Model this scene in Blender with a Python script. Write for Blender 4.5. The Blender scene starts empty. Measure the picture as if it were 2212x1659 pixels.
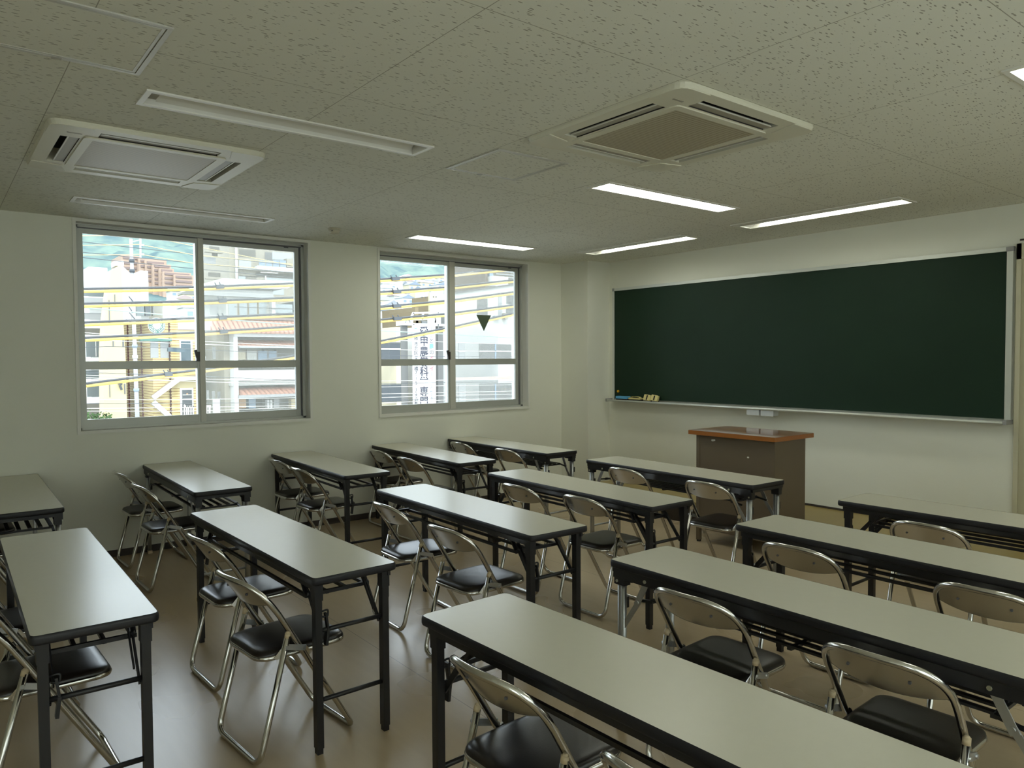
import bpy, bmesh, math, random
from mathutils import Vector, Matrix
random.seed(7)
sc = bpy.context.scene
COL = sc.collection
PI = math.pi

# ---------------------------------------------------------------- camera
CAM = Vector((6.395, 0.0, 1.5187))
YAW, PITCH, ROLL = math.radians(51.8728), math.radians(-2.0193), math.radians(-0.3306)
FPX, PW, PH = 1610.58, 2212.0, 1659.0
_f = Vector((-math.sin(YAW) * math.cos(PITCH), math.cos(YAW) * math.cos(PITCH), math.sin(PITCH)))
_r = Vector((math.cos(YAW), math.sin(YAW), 0))
_u = _r.cross(_f)
RIGHT = _r * math.cos(ROLL) + _u * math.sin(ROLL)
UP = _u * math.cos(ROLL) - _r * math.sin(ROLL)
FWD = _f
cam_data = bpy.data.cameras.new('camera')
cam = bpy.data.objects.new('camera', cam_data)
COL.objects.link(cam)
m = Matrix((RIGHT, UP, -FWD)).transposed().to_4x4()
m.translation = CAM
cam.matrix_world = m
cam_data.sensor_width = 36
cam_data.lens = FPX / PW * 36
cam_data.clip_end = 4000
sc.camera = cam

# ---------------------------------------------------------------- world, sun, exposure
SKY = 6.3
LAMP = 10.5
w = bpy.data.worlds.new('sky'); sc.world = w; w.use_nodes = True
bg = w.node_tree.nodes['Background']
bg.inputs[0].default_value = (0.80, 0.90, 1.0, 1)
bg.inputs[1].default_value = SKY
sun_d = bpy.data.lights.new('sun', 'SUN'); sun_d.energy = 3.0; sun_d.angle = 0.05; sun_d.color = (1, .95, .85)
sun = bpy.data.objects.new('sun', sun_d); COL.objects.link(sun)
sun.rotation_euler = Vector((-0.75, 0.25, -0.85)).to_track_quat('-Z', 'Y').to_euler()
sc.view_settings.view_transform = 'Standard'
sc.view_settings.look = 'None'
sc.view_settings.exposure = 0.0
sc.view_settings.gamma = 1.0
sc.view_settings.use_curve_mapping = False
cy = sc.cycles
cy.max_bounces = 10; cy.diffuse_bounces = 5; cy.glossy_bounces = 4; cy.transmission_bounces = 4; cy.transparent_max_bounces = 12
cy.caustics_reflective = False; cy.caustics_refractive = False
cy.sample_clamp_indirect = 6.0
cy.use_denoising = True

# ---------------------------------------------------------------- rays: where a direction from the viewpoint meets a plane of the place
def ray(u, v):
    return RIGHT * ((u - PW / 2) / FPX) - UP * ((v - PH / 2) / FPX) + FWD
def at_x(u, v, x):
    d = ray(u, v); return CAM + d * ((x - CAM.x) / d.x)
def at_y(u, v, y):
    d = ray(u, v); return CAM + d * ((y - CAM.y) / d.y)
def at_z(u, v, z):
    d = ray(u, v); return CAM + d * ((z - CAM.z) / d.z)

# ---------------------------------------------------------------- materials
def mat(name, color, rough=.5, metal=0., spec=.5, noise=0., nscale=8., bump=0., bscale=60., coat=0., emis=None, estr=0., aniso=None):
    M = bpy.data.materials.new(name); M.use_nodes = True
    nt = M.node_tree; b = nt.nodes['Principled BSDF']
    b.inputs['Base Color'].default_value = (*color, 1)
    b.inputs['Roughness'].default_value = rough
    b.inputs['Metallic'].default_value = metal
    b.inputs['Specular IOR Level'].default_value = spec
    if coat: b.inputs['Coat Weight'].default_value = coat
    if emis:
        b.inputs['Emission Color'].default_value = (*emis, 1); b.inputs['Emission Strength'].default_value = estr
    tc = None
    if noise or bump:
        tc = nt.nodes.new('ShaderNodeTexCoord')
    if noise:
        n = nt.nodes.new('ShaderNodeTexNoise'); n.inputs['Scale'].default_value = nscale; n.inputs['Detail'].default_value = 4
        nt.links.new(tc.outputs['Object'], n.inputs['Vector'])
        mx = nt.nodes.new('ShaderNodeMix'); mx.data_type = 'RGBA'
        mx.inputs[6].default_value = (*[c * (1 - noise) for c in color], 1)
        mx.inputs[7].default_value = (*[min(1, c * (1 + noise)) for c in color], 1)
        nt.links.new(n.outputs['Fac'], mx.inputs[0]); nt.links.new(mx.outputs[2], b.inputs['Base Color'])
    if bump:
        n2 = nt.nodes.new('ShaderNodeTexNoise'); n2.inputs['Scale'].default_value = bscale; n2.inputs['Detail'].default_value = 3
        nt.links.new(tc.outputs['Object'], n2.inputs['Vector'])
        bp = nt.nodes.new('ShaderNodeBump'); bp.inputs['Strength'].default_value = bump; bp.inputs['Distance'].default_value = .002
        nt.links.new(n2.outputs['Fac'], bp.inputs['Height']); nt.links.new(bp.outputs[0], b.inputs['Normal'])
    return M

WALL = (.79, .79, .69)
M_wall = mat('wallpaper', WALL, .85, spec=.2, noise=.02, nscale=3, bump=.25, bscale=220)
M_trim = mat('white_trim', (.80, .79, .72), .45, spec=.4)
M_base = mat('brown_skirting', (.045, .035, .03), .5)
M_alu = mat('window_aluminium', (.50, .51, .47), .42, metal=.3, spec=.5)
M_aludark = mat('window_gasket', (.12, .12, .13), .5)
M_latch = mat('bronze_latch', (.03, .022, .02), .4)
M_black = mat('black_steel', (.012, .012, .014), .42, spec=.5)
M_edge = mat('black_rubber_edge', (.011, .011, .014), .5, spec=.45, bump=.15, bscale=300)
M_top = mat('cream_laminate', (.60, .575, .47), .27, spec=.55, noise=.02, nscale=30, bump=.03, bscale=400)
M_chrome = mat('chrome_tube', (.60, .585, .555), .17, metal=1.0)
M_steel = mat('stainless_panel', (.62, .60, .56), .22, metal=1.0, bump=.05, bscale=30)
M_alleg = mat('silver_leg', (.48, .49, .49), .38, metal=.9)
M_seat = mat('dark_brown_vinyl', (.014, .010, .008), .30, spec=.5, bump=.12, bscale=260)
M_cap = mat('beige_plastic_cap', (.55, .44, .28), .5)
M_bolt = mat('bright_bolt', (.6, .62, .5), .3, metal=.9)
M_rim = mat('lamp_white', (.80, .79, .73), .45)
M_refl = mat('lamp_reflector', (.72, .71, .66), .35)
M_lit = mat('lit_lamp', (1, 1, 1), .5, emis=(.97, 1.0, .87), estr=LAMP)
M_unlit = mat('unlit_diffuser', (.74, .73, .68), .4)
M_ac = mat('cream_plastic', (.70, .68, .56), .45, spec=.4)
M_acdark = mat('vent_dark', (.02, .018, .016), .7)
M_acgrey = mat('vent_vane_grey', (.36, .34, .28), .5)
M_alframe = mat('hatch_aluminium', (.58, .57, .51), .5, metal=.3)
M_alboard = mat('board_aluminium', (.66, .68, .63), .38, metal=.4)
M_cornergrey = mat('grey_corner_cap', (.30, .30, .30), .5)
M_board = mat('chalkboard_green', (.0085, .026, .013), .62, spec=.25, noise=.18, nscale=2.2)
M_desk = mat('taupe_steel', (.155, .118, .075), .5, spec=.4, noise=.04, nscale=5)
M_desktop = mat('varnished_red_wood', (.20, .062, .016), .08, spec=.6, noise=.25, nscale=14, coat=.4)
M_deskedge = mat('wood_edge', (.33, .115, .02), .3)
M_platform = mat('yellow_vinyl', (.30, .22, .065), .35, noise=.08, nscale=6)
M_platface = mat('dark_brown_kick', (.03, .021, .013), .5)
M_blue = mat('blue_eraser', (.12, .42, .72), .6)
M_yellow = mat('yellow_eraser', (.72, .62, .27), .6)
M_felt = mat('dark_felt', (.018, .016, .012), .9)
M_mag = mat('orange_magnet', (.75, .38, .01), .4)
M_lgrey = mat('pale_grey_plastic', (.58, .60, .60), .5)
M_sensor = mat('sensor_plastic', (.62, .58, .45), .5)
M_sticker = mat('dull_green_sticker', (.10, .14, .085), .6)
M_door = mat('cream_door_paint', (.56, .53, .38), .5)

def ceiling_material():
    M = bpy.data.materials.new('rockwool_tile'); M.use_nodes = True
    nt = M.node_tree; N = nt.nodes; L = nt.links; b = N['Principled BSDF']
    b.inputs['Roughness'].default_value = .9; b.inputs['Specular IOR Level'].default_value = .15
    tc = N.new('ShaderNodeTexCoord')
    # short dark fissures stretched along y
    nz = N.new('ShaderNodeTexNoise'); nz.inputs['Scale'].default_value = 14; nz.inputs['Detail'].default_value = 2
    L.new(tc.outputs['Object'], nz.inputs['Vector'])
    add = N.new('ShaderNodeVectorMath'); add.operation = 'MULTIPLY_ADD'
    add.inputs[1].default_value = (.02, .02, 0)
    L.new(nz.outputs['Color'], add.inputs[0]); L.new(tc.outputs['Object'], add.inputs[2])
    mp = N.new('ShaderNodeMapping'); mp.inputs['Scale'].default_value = (105, 27, 1)
    L.new(add.outputs[0], mp.inputs['Vector'])
    vo = N.new('ShaderNodeTexVoronoi'); vo.voronoi_dimensions = '2D'; vo.inputs['Scale'].default_value = 1
    L.new(mp.outputs[0], vo.inputs['Vector'])
    sep = N.new('ShaderNodeSeparateColor'); L.new(vo.outputs['Color'], sep.inputs[0])
    th = N.new('ShaderNodeMapRange'); th.inputs['From Min'].default_value = .55; th.inputs['From Max'].default_value = 1; th.inputs['To Min'].default_value = 0; th.inputs['To Max'].default_value = .30
    L.new(sep.outputs[0], th.inputs['Value'])
    lt = N.new('ShaderNodeMath'); lt.operation = 'LESS_THAN'
    L.new(vo.outputs['Distance'], lt.inputs[0]); L.new(th.outputs[0], lt.inputs[1])
    # tile joints
    br = N.new('ShaderNodeSeparateXYZ'); L.new(tc.outputs['Object'], br.inputs[0])
    def joint(sock, off, pitch):
        a = N.new('ShaderNodeMath'); a.operation = 'SUBTRACT'; a.inputs[1].default_value = off; L.new(sock, a.inputs[0])
        pp = N.new('ShaderNodeMath'); pp.operation = 'PINGPONG'; pp.inputs[1].default_value = pitch / 2; L.new(a.outputs[0], pp.inputs[0])
        l = N.new('ShaderNodeMath'); l.operation = 'LESS_THAN'; l.inputs[1].default_value = .0016; L.new(pp.outputs[0], l.inputs[0])
        return l
    j1 = joint(br.outputs[0], 2.62, .957); j2 = joint(br.outputs[1], .43, .937)
    mx = N.new('ShaderNodeMath'); mx.operation = 'MAXIMUM'; L.new(j1.outputs[0], mx.inputs[0]); L.new(j2.outputs[0], mx.inputs[1])
    n2 = N.new('ShaderNodeTexNoise'); n2.inputs['Scale'].default_value = 3; L.new(tc.outputs['Object'], n2.inputs['Vector'])
    c0 = N.new('ShaderNodeMix'); c0.data_type = 'RGBA'
    c0.inputs[6].default_value = (.75, .75, .66, 1); c0.inputs[7].default_value = (.79, .79, .70, 1); L.new(n2.outputs['Fac'], c0.inputs[0])
    c1 = N.new('ShaderNodeMix'); c1.data_type = 'RGBA'; c1.inputs[7].default_value = (.36, .35, .29, 1)
    L.new(c0.outputs[2], c1.inputs[6]); L.new(lt.outputs[0], c1.inputs[0])
    c2 = N.new('ShaderNodeMix'); c2.data_type = 'RGBA'; c2.inputs[7].default_value = (.38, .37, .30, 1)
    L.new(c1.outputs[2], c2.inputs[6]); L.new(mx.outputs[0], c2.inputs[0])
    L.new(c2.outputs[2], b.inputs['Base Color'])
    return M
M_ceil = ceiling_material()

def floor_material():
    M = bpy.data.materials.new('beige_vinyl_floor'); M.use_nodes = True
    nt = M.node_tree; N = nt.nodes; L = nt.links; b = N['Principled BSDF']
    b.inputs['Specular IOR Level'].default_value = .55
    tc = N.new('ShaderNodeTexCoord')
    mp = N.new('ShaderNodeMapping'); mp.inputs['Scale'].default_value = (2.5, 22, 1); L.new(tc.outputs['Object'], mp.inputs['Vector'])
    n = N.new('ShaderNodeTexNoise'); n.inputs['Scale'].default_value = 1.2; n.inputs['Detail'].default_value = 6; L.new(mp.outputs[0], n.inputs['Vector'])
    n2 = N.new('ShaderNodeTexNoise'); n2.inputs['Scale'].default_value = 1.6; L.new(tc.outputs['Object'], n2.inputs['Vector'])
    c = N.new('ShaderNodeMix'); c.data_type = 'RGBA'
    c.inputs[6].default_value = (.42, .32, .19, 1); c.inputs[7].default_value = (.50, .39, .25, 1); L.new(n.outputs['Fac'], c.inputs[0])
    L.new(c.outputs[2], b.inputs['Base Color'])
    r = N.new('ShaderNodeMapRange'); r.inputs['To Min'].default_value = .27; r.inputs['To Max'].default_value = .28
    L.new(n2.outputs['Fac'], r.inputs['Value']); L.new(r.outputs[0], b.inputs['Roughness'])
    # sheet seams along y every 1.82 m
    br = N.new('ShaderNodeSeparateXYZ'); L.new(tc.outputs['Object'], br.inputs[0])
    pp = N.new('ShaderNodeMath'); pp.operation = 'PINGPONG'; pp.inputs[1].default_value = .91; L.new(br.outputs[1], pp.inputs[0])
    l = N.new('ShaderNodeMath'); l.operation = 'LESS_THAN'; l.inputs[1].default_value = .0015; L.new(pp.outputs[0], l.inputs[0])
    c2 = N.new('ShaderNodeMix'); c2.data_type = 'RGBA'; c2.inputs[7].default_value = (.16, .12, .08, 1)
    L.new(c.outputs[2], c2.inputs[6]); L.new(l.outputs[0], c2.inputs[0]); L.new(c2.outputs[2], b.inputs['Base Color'])
    return M
M_floor = floor_material()

def glass_material():
    M = bpy.data.materials.new('window_glass'); M.use_nodes = True
    nt = M.node_tree; N = nt.nodes; L = nt.links
    for n in list(N):
        if n.type != 'OUTPUT_MATERIAL': N.remove(n)
    out = [n for n in N if n.type == 'OUTPUT_MATERIAL'][0]
    t = N.new('ShaderNodeBsdfTransparent'); t.inputs[0].default_value = (.97, .985, .98, 1)
    g = N.new('ShaderNodeBsdfGlossy'); g.inputs['Roughness'].default_value = 0.0
    fr = N.new('ShaderNodeFresnel'); fr.inputs['IOR'].default_value = 1.45
    mx = N.new('ShaderNodeMixShader'); L.new(fr.outputs[0], mx.inputs[0]); L.new(t.outputs[0], mx.inputs[1]); L.new(g.outputs[0], mx.inputs[2])
    L.new(mx.outputs[0], out.inputs[0])
    return M
M_glass = glass_material()
def screen_material():
    M = bpy.data.materials.new('insect_screen'); M.use_nodes = True
    nt = M.node_tree; N = nt.nodes; L = nt.links
    for n in list(N):
        if n.type != 'OUTPUT_MATERIAL': N.remove(n)
    out = [n for n in N if n.type == 'OUTPUT_MATERIAL'][0]
    t = N.new('ShaderNodeBsdfTransparent')
    d = N.new('ShaderNodeBsdfDiffuse'); d.inputs[0].default_value = (.36, .36, .33, 1)
    tr = N.new('ShaderNodeBsdfTranslucent'); tr.inputs[0].default_value = (.22, .22, .20, 1)
    ad = N.new('ShaderNodeAddShader'); L.new(d.outputs[0], ad.inputs[0]); L.new(tr.outputs[0], ad.inputs[1])
    mx = N.new('ShaderNodeMixShader'); mx.inputs[0].default_value = .20
    L.new(t.outputs[0], mx.inputs[1]); L.new(ad.outputs[0], mx.inputs[2]); L.new(mx.outputs[0], out.inputs[0])
    return M
M_screen = screen_material()
def frosted_material():
    M = bpy.data.materials.new('frosted_glass'); M.use_nodes = True
    nt = M.node_tree; N = nt.nodes; L = nt.links
    for n in list(N):
        if n.type != 'OUTPUT_MATERIAL': N.remove(n)
    out = [n for n in N if n.type == 'OUTPUT_MATERIAL'][0]
    t = N.new('ShaderNodeBsdfTranslucent'); t.inputs[0].default_value = (.74, .74, .68, 1)
    L.new(t.outputs[0], out.inputs[0])
    return M
M_frost = frosted_material()

def stripes_material(name, col, dark, pitch, width, axis=0, rough=.5):
    M = bpy.data.materials.new(name); M.use_nodes = True
    nt = M.node_tree; N = nt.nodes; L = nt.links; b = N['Principled BSDF']; b.inputs['Roughness'].default_value = rough
    tc = N.new('ShaderNodeTexCoord'); s = N.new('ShaderNodeSeparateXYZ'); L.new(tc.outputs['Object'], s.inputs[0])
    pp = N.new('ShaderNodeMath'); pp.operation = 'PINGPONG'; pp.inputs[1].default_value = pitch / 2; L.new(s.outputs[axis], pp.inputs[0])
    l = N.new('ShaderNodeMath'); l.operation = 'LESS_THAN'; l.inputs[1].default_value = width / 2; L.new(pp.outputs[0], l.inputs[0])
    c = N.new('ShaderNodeMix'); c.data_type = 'RGBA'; c.inputs[6].default_value = (*col, 1); c.inputs[7].default_value = (*dark, 1)
    L.new(l.outputs[0], c.inputs[0]); L.new(c.outputs[2], b.inputs['Base Color'])
    return M
M_grille = stripes_material('return_grille', (.48, .43, .31), (.30, .265, .185), .018, .006, 0)

# ---------------------------------------------------------------- mesh builder
class MB:
    def __init__(s): s.v = []; s.f = []; s.sm = []; s.mi = []
    def add(s, verts, faces, smooth=False, mi=0):
        o = len(s.v); s.v += [tuple(p) for p in verts]
        for f in faces: s.f.append(tuple(i + o for i in f)); s.sm.append(smooth); s.mi.append(mi)
        return s
    def box(s, x0, x1, y0, y1, z0, z1, mi=0):
        v = [(x, y, z) for z in (z0, z1) for y in (y0, y1) for x in (x0, x1)]
        return s.add(v, [(0, 2, 3, 1), (4, 5, 7, 6), (0, 1, 5, 4), (2, 6, 7, 3), (0, 4, 6, 2), (1, 3, 7, 5)], mi=mi)
    def beam(s, a, b, wd, ht, up=(0, 0, 1), mi=0):
        a = Vector(a); b = Vector(b); d = (b - a).normalized(); up = Vector(up)
        if abs(d.dot(up)) > .98: up = Vector((1, 0, 0))
        sx = d.cross(up).normalized() * wd / 2; sy = sx.cross(d).normalized() * ht / 2
        v = [p + i * sx + j * sy for p in (a, b) for i, j in ((-1, -1), (1, -1), (1, 1), (-1, 1))]
        return s.add(v, [(3, 2, 1, 0), (4, 5, 6, 7), (0, 1, 5, 4), (1, 2, 6, 5), (2, 3, 7, 6), (3, 0, 4, 7)], mi=mi)
    def cyl(s, a, b, r, n=12, r2=None, mi=0, smooth=True):
        return s.tube([a, b], r, n, r2=r2, mi=mi)
    def tube(s, pts, r, n=10, closed=False, r2=None, mi=0):
        P = [Vector(p) for p in pts]; k = len(P)
        T = []
        for i in range(k):
            if closed: t = P[(i + 1) % k] - P[i - 1]
            else: t = P[min(i + 1, k - 1)] - P[max(i - 1, 0)]
            T.append(t.normalized())
        ref = Vector((0, 0, 1)) if abs(T[0].z) < .9 else Vector((1, 0, 0))
        nrm = (ref - T[0] * ref.dot(T[0])).normalized()
        rings = []
        for i in range(k):
            nrm = (nrm - T[i] * nrm.dot(T[i])).normalized()
            bn = T[i].cross(nrm)
            rr = r if r2 is None else r + (r2 - r) * i / (k - 1)
            rings.append([P[i] + (nrm * math.cos(2 * PI * j / n) + bn * math.sin(2 * PI * j / n)) * rr for j in range(n)])
        v = [p for R in rings for p in R]; f = []
        for i in range(k if closed else k - 1):
            i2 = (i + 1) % k
            sh = 0
            if closed and i == k - 1:
                best = 1e9
                for q in range(n):
                    dd = (rings[0][q] - rings[i][0]).length
                    if dd < best: best, sh = dd, q
            for j in range(n):
                f.append((i * n + j, i * n + (j + 1) % n, i2 * n + (j + 1 + sh) % n, i2 * n + (j + sh) % n))
        s.add(v, f, True, mi)
        if not closed:
            o = len(s.v) - len(v)
            s.f.append(tuple(o + j for j in reversed(range(n)))); s.sm.append(False); s.mi.append(mi)
            s.f.append(tuple(o + (k - 1) * n + j for j in range(n))); s.sm.append(False); s.mi.append(mi)
        return s
    def prism(s, poly, z0, z1, mi=0, axis=2, smooth=False):
        n = len(poly)
        def P(a, b, c): return (a, b, c) if axis == 2 else ((c, a, b) if axis == 0 else (a, c, b))
        v = [P(x, y, z0) for x, y in poly] + [P(x, y, z1) for x, y in poly]
        s.add(v, [tuple(reversed(range(n))), tuple(range(n, 2 * n))], mi=mi)
        o = len(s.v) - 2 * n
        for i in range(n):
            j = (i + 1) % n
            s.f.append((o + i, o + j, o + n + j, o + n + i)); s.sm.append(smooth); s.mi.append(mi)
        return s
    def build(s, name, mats, parent=None, fix=True):
        me = bpy.data.meshes.new(name)
        me.from_pydata(s.v, [], s.f)
        if not isinstance(mats, (list, tuple)): mats = [mats]
        for mm in mats: me.materials.append(mm)
        me.polygons.foreach_set('use_smooth', s.sm); me.polygons.foreach_set('material_index', s.mi)
        if fix:
            bm = bmesh.new(); bm.from_mesh(me); bmesh.ops.recalc_face_normals(bm, faces=bm.faces); bm.to_mesh(me); bm.free()
        me.update()
        o = bpy.data.objects.new(name, me); COL.objects.link(o)
        if parent is not None: o.parent = parent
        return o

def fillet(pts, radii, seg=5, closed=False):
    P = [Vector(p) for p in pts]; n = len(P); out = []
    for i in range(n):
        r = radii[i] if isinstance(radii, (list, tuple)) else radii
        if (not closed and i in (0, n - 1)) or r <= 0: out.append(P[i]); continue
        a, b, c = P[i - 1], P[i], P[(i + 1) % n]
        d1 = (a - b).normalized(); d2 = (c - b).normalized()
        ang = d1.angle(d2); t = min(r / math.tan(ang / 2), (a - b).length * .49, (c - b).length * .49)
        s, e = b + d1 * t, b + d2 * t
        for k in range(seg + 1):
            q = k / seg; out.append(s * (1 - q) ** 2 + b * 2 * q * (1 - q) + e * q * q)
    return out
def rrect(x0, x1, y0, y1, r, seg=4):
    return [(p.x, p.y) for p in fillet([(x0, y0, 0), (x1, y0, 0), (x1, y1, 0), (x0, y1, 0)], r, seg, True)]
def ring(mb, outer, inner, z0, z1, mi=0):
    """frame between two matching outlines"""
    n = len(outer)
    v = [(x, y, z0) for x, y in outer] + [(x, y, z0) for x, y in inner] + [(x, y, z1) for x, y in outer] + [(x, y, z1) for x, y in inner]
    f = []
    for i in range(n):
        j = (i + 1) % n
        f += [(i, n + i, n + j, j), (2 * n + i, 2 * n + j, 3 * n + j, 3 * n + i), (i, j, 2 * n + j, 2 * n + i), (n + i, 3 * n + i, 3 * n + j, n + j)]
    mb.add(v, f, mi=mi)
def holed(mb, a0, a1, b0, b1, holes, place, mi=0):
    """flat rectangle (a, b) with rectangular holes; place(a, b) gives the 3-D point"""
    A = sorted({a0, a1, *[h[0] for h in holes], *[h[1] for h in holes]}); B = sorted({b0, b1, *[h[2] for h in holes], *[h[3] for h in holes]})
    for i in range(len(A) - 1):
        for j in range(len(B) - 1):
            ca, cb = (A[i] + A[i + 1]) / 2, (B[j] + B[j + 1]) / 2
            if any(h[0] < ca < h[1] and h[2] < cb < h[3] for h in holes): continue
            mb.add([place(A[i], B[j]), place(A[i + 1], B[j]), place(A[i + 1], B[j + 1]), place(A[i], B[j + 1])], [(0, 1, 2, 3)], mi=mi)

def tag(o, label=None, cat=None, group=None, kind=None):
    if label: o['label'] = label
    if cat: o['category'] = cat
    if group: o['group'] = group
    if kind: o['kind'] = kind
    return o
def thing(name, label, cat, loc=(0, 0, 0), rz=0., group=None, kind=None):
    o = bpy.data.objects.new(name, None); COL.objects.link(o); o.empty_display_size = .1
    o.location = loc; o.rotation_euler = (0, 0, rz)
    return tag(o, label, cat, group, kind)
def copy_tree(o, parent=None):
    c = o.copy(); COL.objects.link(c)
    if parent is not None: c.parent = parent; c.matrix_parent_inverse = o.matrix_parent_inverse
    for ch in list(o.children): copy_tree(ch, c)
    return c

# ================================================================= the room
H = 2.581; YF = 6.08; XR = 7.6; YB = -3.0
WIN = [(.90, 2.705, .985, 2.553), (3.42, 5.24, .978, 2.545)]
ZG = -7.0     # street level outside

mb = MB(); mb.add([(-.16, YB, 0), (XR, YB, 0), (XR, YF, 0), (-.16, YF, 0)], [(0, 1, 2, 3)])
tag(mb.build('floor', M_floor, fix=False), kind='structure')

# ceiling with openings for the lamps and the two air conditioners
LAMPS = [  # x0,x1,y0,y1 of the opening, lit, rim widths, label
    (3.005, 3.165, .73, 2.01, 0, 'unlit recessed ceiling lamp between the two air conditioners'),
    (.655, .805, .80, 2.08, 0, 'unlit recessed ceiling lamp above the first window'),
    (3.010, 3.163, 3.30, 4.58, 1, 'lit recessed ceiling lamp just beyond the nearer air conditioner'),
    (.650, .815, 3.36, 4.66, 1, 'lit recessed ceiling lamp above the second window'),
    (5.326, 5.480, 3.21, 4.49, 1, 'lit recessed ceiling lamp at the right edge of the ceiling'),
    (.855, 2.145, 5.30, 5.455, 2, 'lit ceiling lamp along the blackboard, nearer the corner pillar'),
    (2.735, 4.020, 5.24, 5.395, 2, 'lit ceiling lamp along the blackboard, nearer the door'),
]
ACS = [(2.09, .93), (4.045, 2.79)]
holes = [l[:4] for l in LAMPS] + [(cx - .43, cx + .43, cyy - .43, cyy + .43) for cx, cyy in ACS]
mb = MB(); holed(mb, -.16, XR, YB, YF, holes, lambda a, b: (a, b, H))
tag(mb.build('ceiling', M_ceil, fix=False), kind='structure')

# walls
mb = MB()
holed(mb, YB, YF, 0, H, WIN, lambda a, b: (0, a, b)); holed(mb, YB, YF, -.4, H + .3, WIN, lambda a, b: (-.16, a, b))
tag(mb.build('wall_left', M_wall, fix=False), kind='structure')
mb = MB(); mb.add([(0, YF, 0), (XR, YF, 0), (XR, YF, H), (0, YF, H)], [(0, 1, 2, 3)])
tag(mb.build('wall_front', M_wall, fix=False), kind='structure')
WIN_ADDED = [(-2.5, -.5, .40, 2.50), (.1, 2.1, .40, 2.50), (2.7, 4.3, .40, 2.50)]     # unseen windows added to bring daylight in from the right
mb = MB(); holed(mb, YB, YF, 0, H, WIN_ADDED, lambda a, b: (XR, a, b))
tag(mb.build('wall_right', M_wall, fix=False), kind='structure')
MB().box(XR + .02, XR + 1.9, YB - 1, YF + 1, H + .05, H + .2).build('added_sun_shade', M_wall); tag(bpy.data.objects['added_sun_shade'], kind='structure')  # unseen slab added to keep direct sun out of the right windows
MB().box(XR + .02, XR + 1.9, YB - 1, YF + 1, -.2, -.02).box(XR + 1.8, XR + 1.9, YB - 1, YF + 1, -.02, 1.0).build('added_gallery_floor', M_wall); tag(bpy.data.objects['added_gallery_floor'], kind='structure')  # unseen floor and parapet, added along with the right windows
mb = MB(); mb.add([(-.16, YB, 0), (XR, YB, 0), (XR, YB, H), (-.16, YB, H)], [(0, 1, 2, 3)])
tag(mb.build('wall_back', M_wall, fix=False), kind='structure')
mb = MB(); mb.box(0, .436, 5.74, YF, 0, H)
tag(mb.build('wall_pillar', M_wall), kind='structure')
mb = MB(); mb.box(0, .009, YB, 5.74, 0, .052)
tag(mb.build('baseboard_left', M_base), kind='structure')
mb = MB(); mb.box(.436, 4.41, YF - .008, YF, .205, .222)
tag(mb.build('baseboard_front', M_base), kind='structure')

# platform under the blackboard
t = thing('platform', 'low teaching platform with yellow vinyl top along the blackboard wall', 'platform', (0, 0, 0))
MB().box(.80, 5.6, 5.415, YF - .009, .175, .205).build('deck', M_platform, t)
MB().box(.82, 5.58, 5.43, YF - .009, 0, .175).build('kick_panel', M_platface, t)

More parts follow.
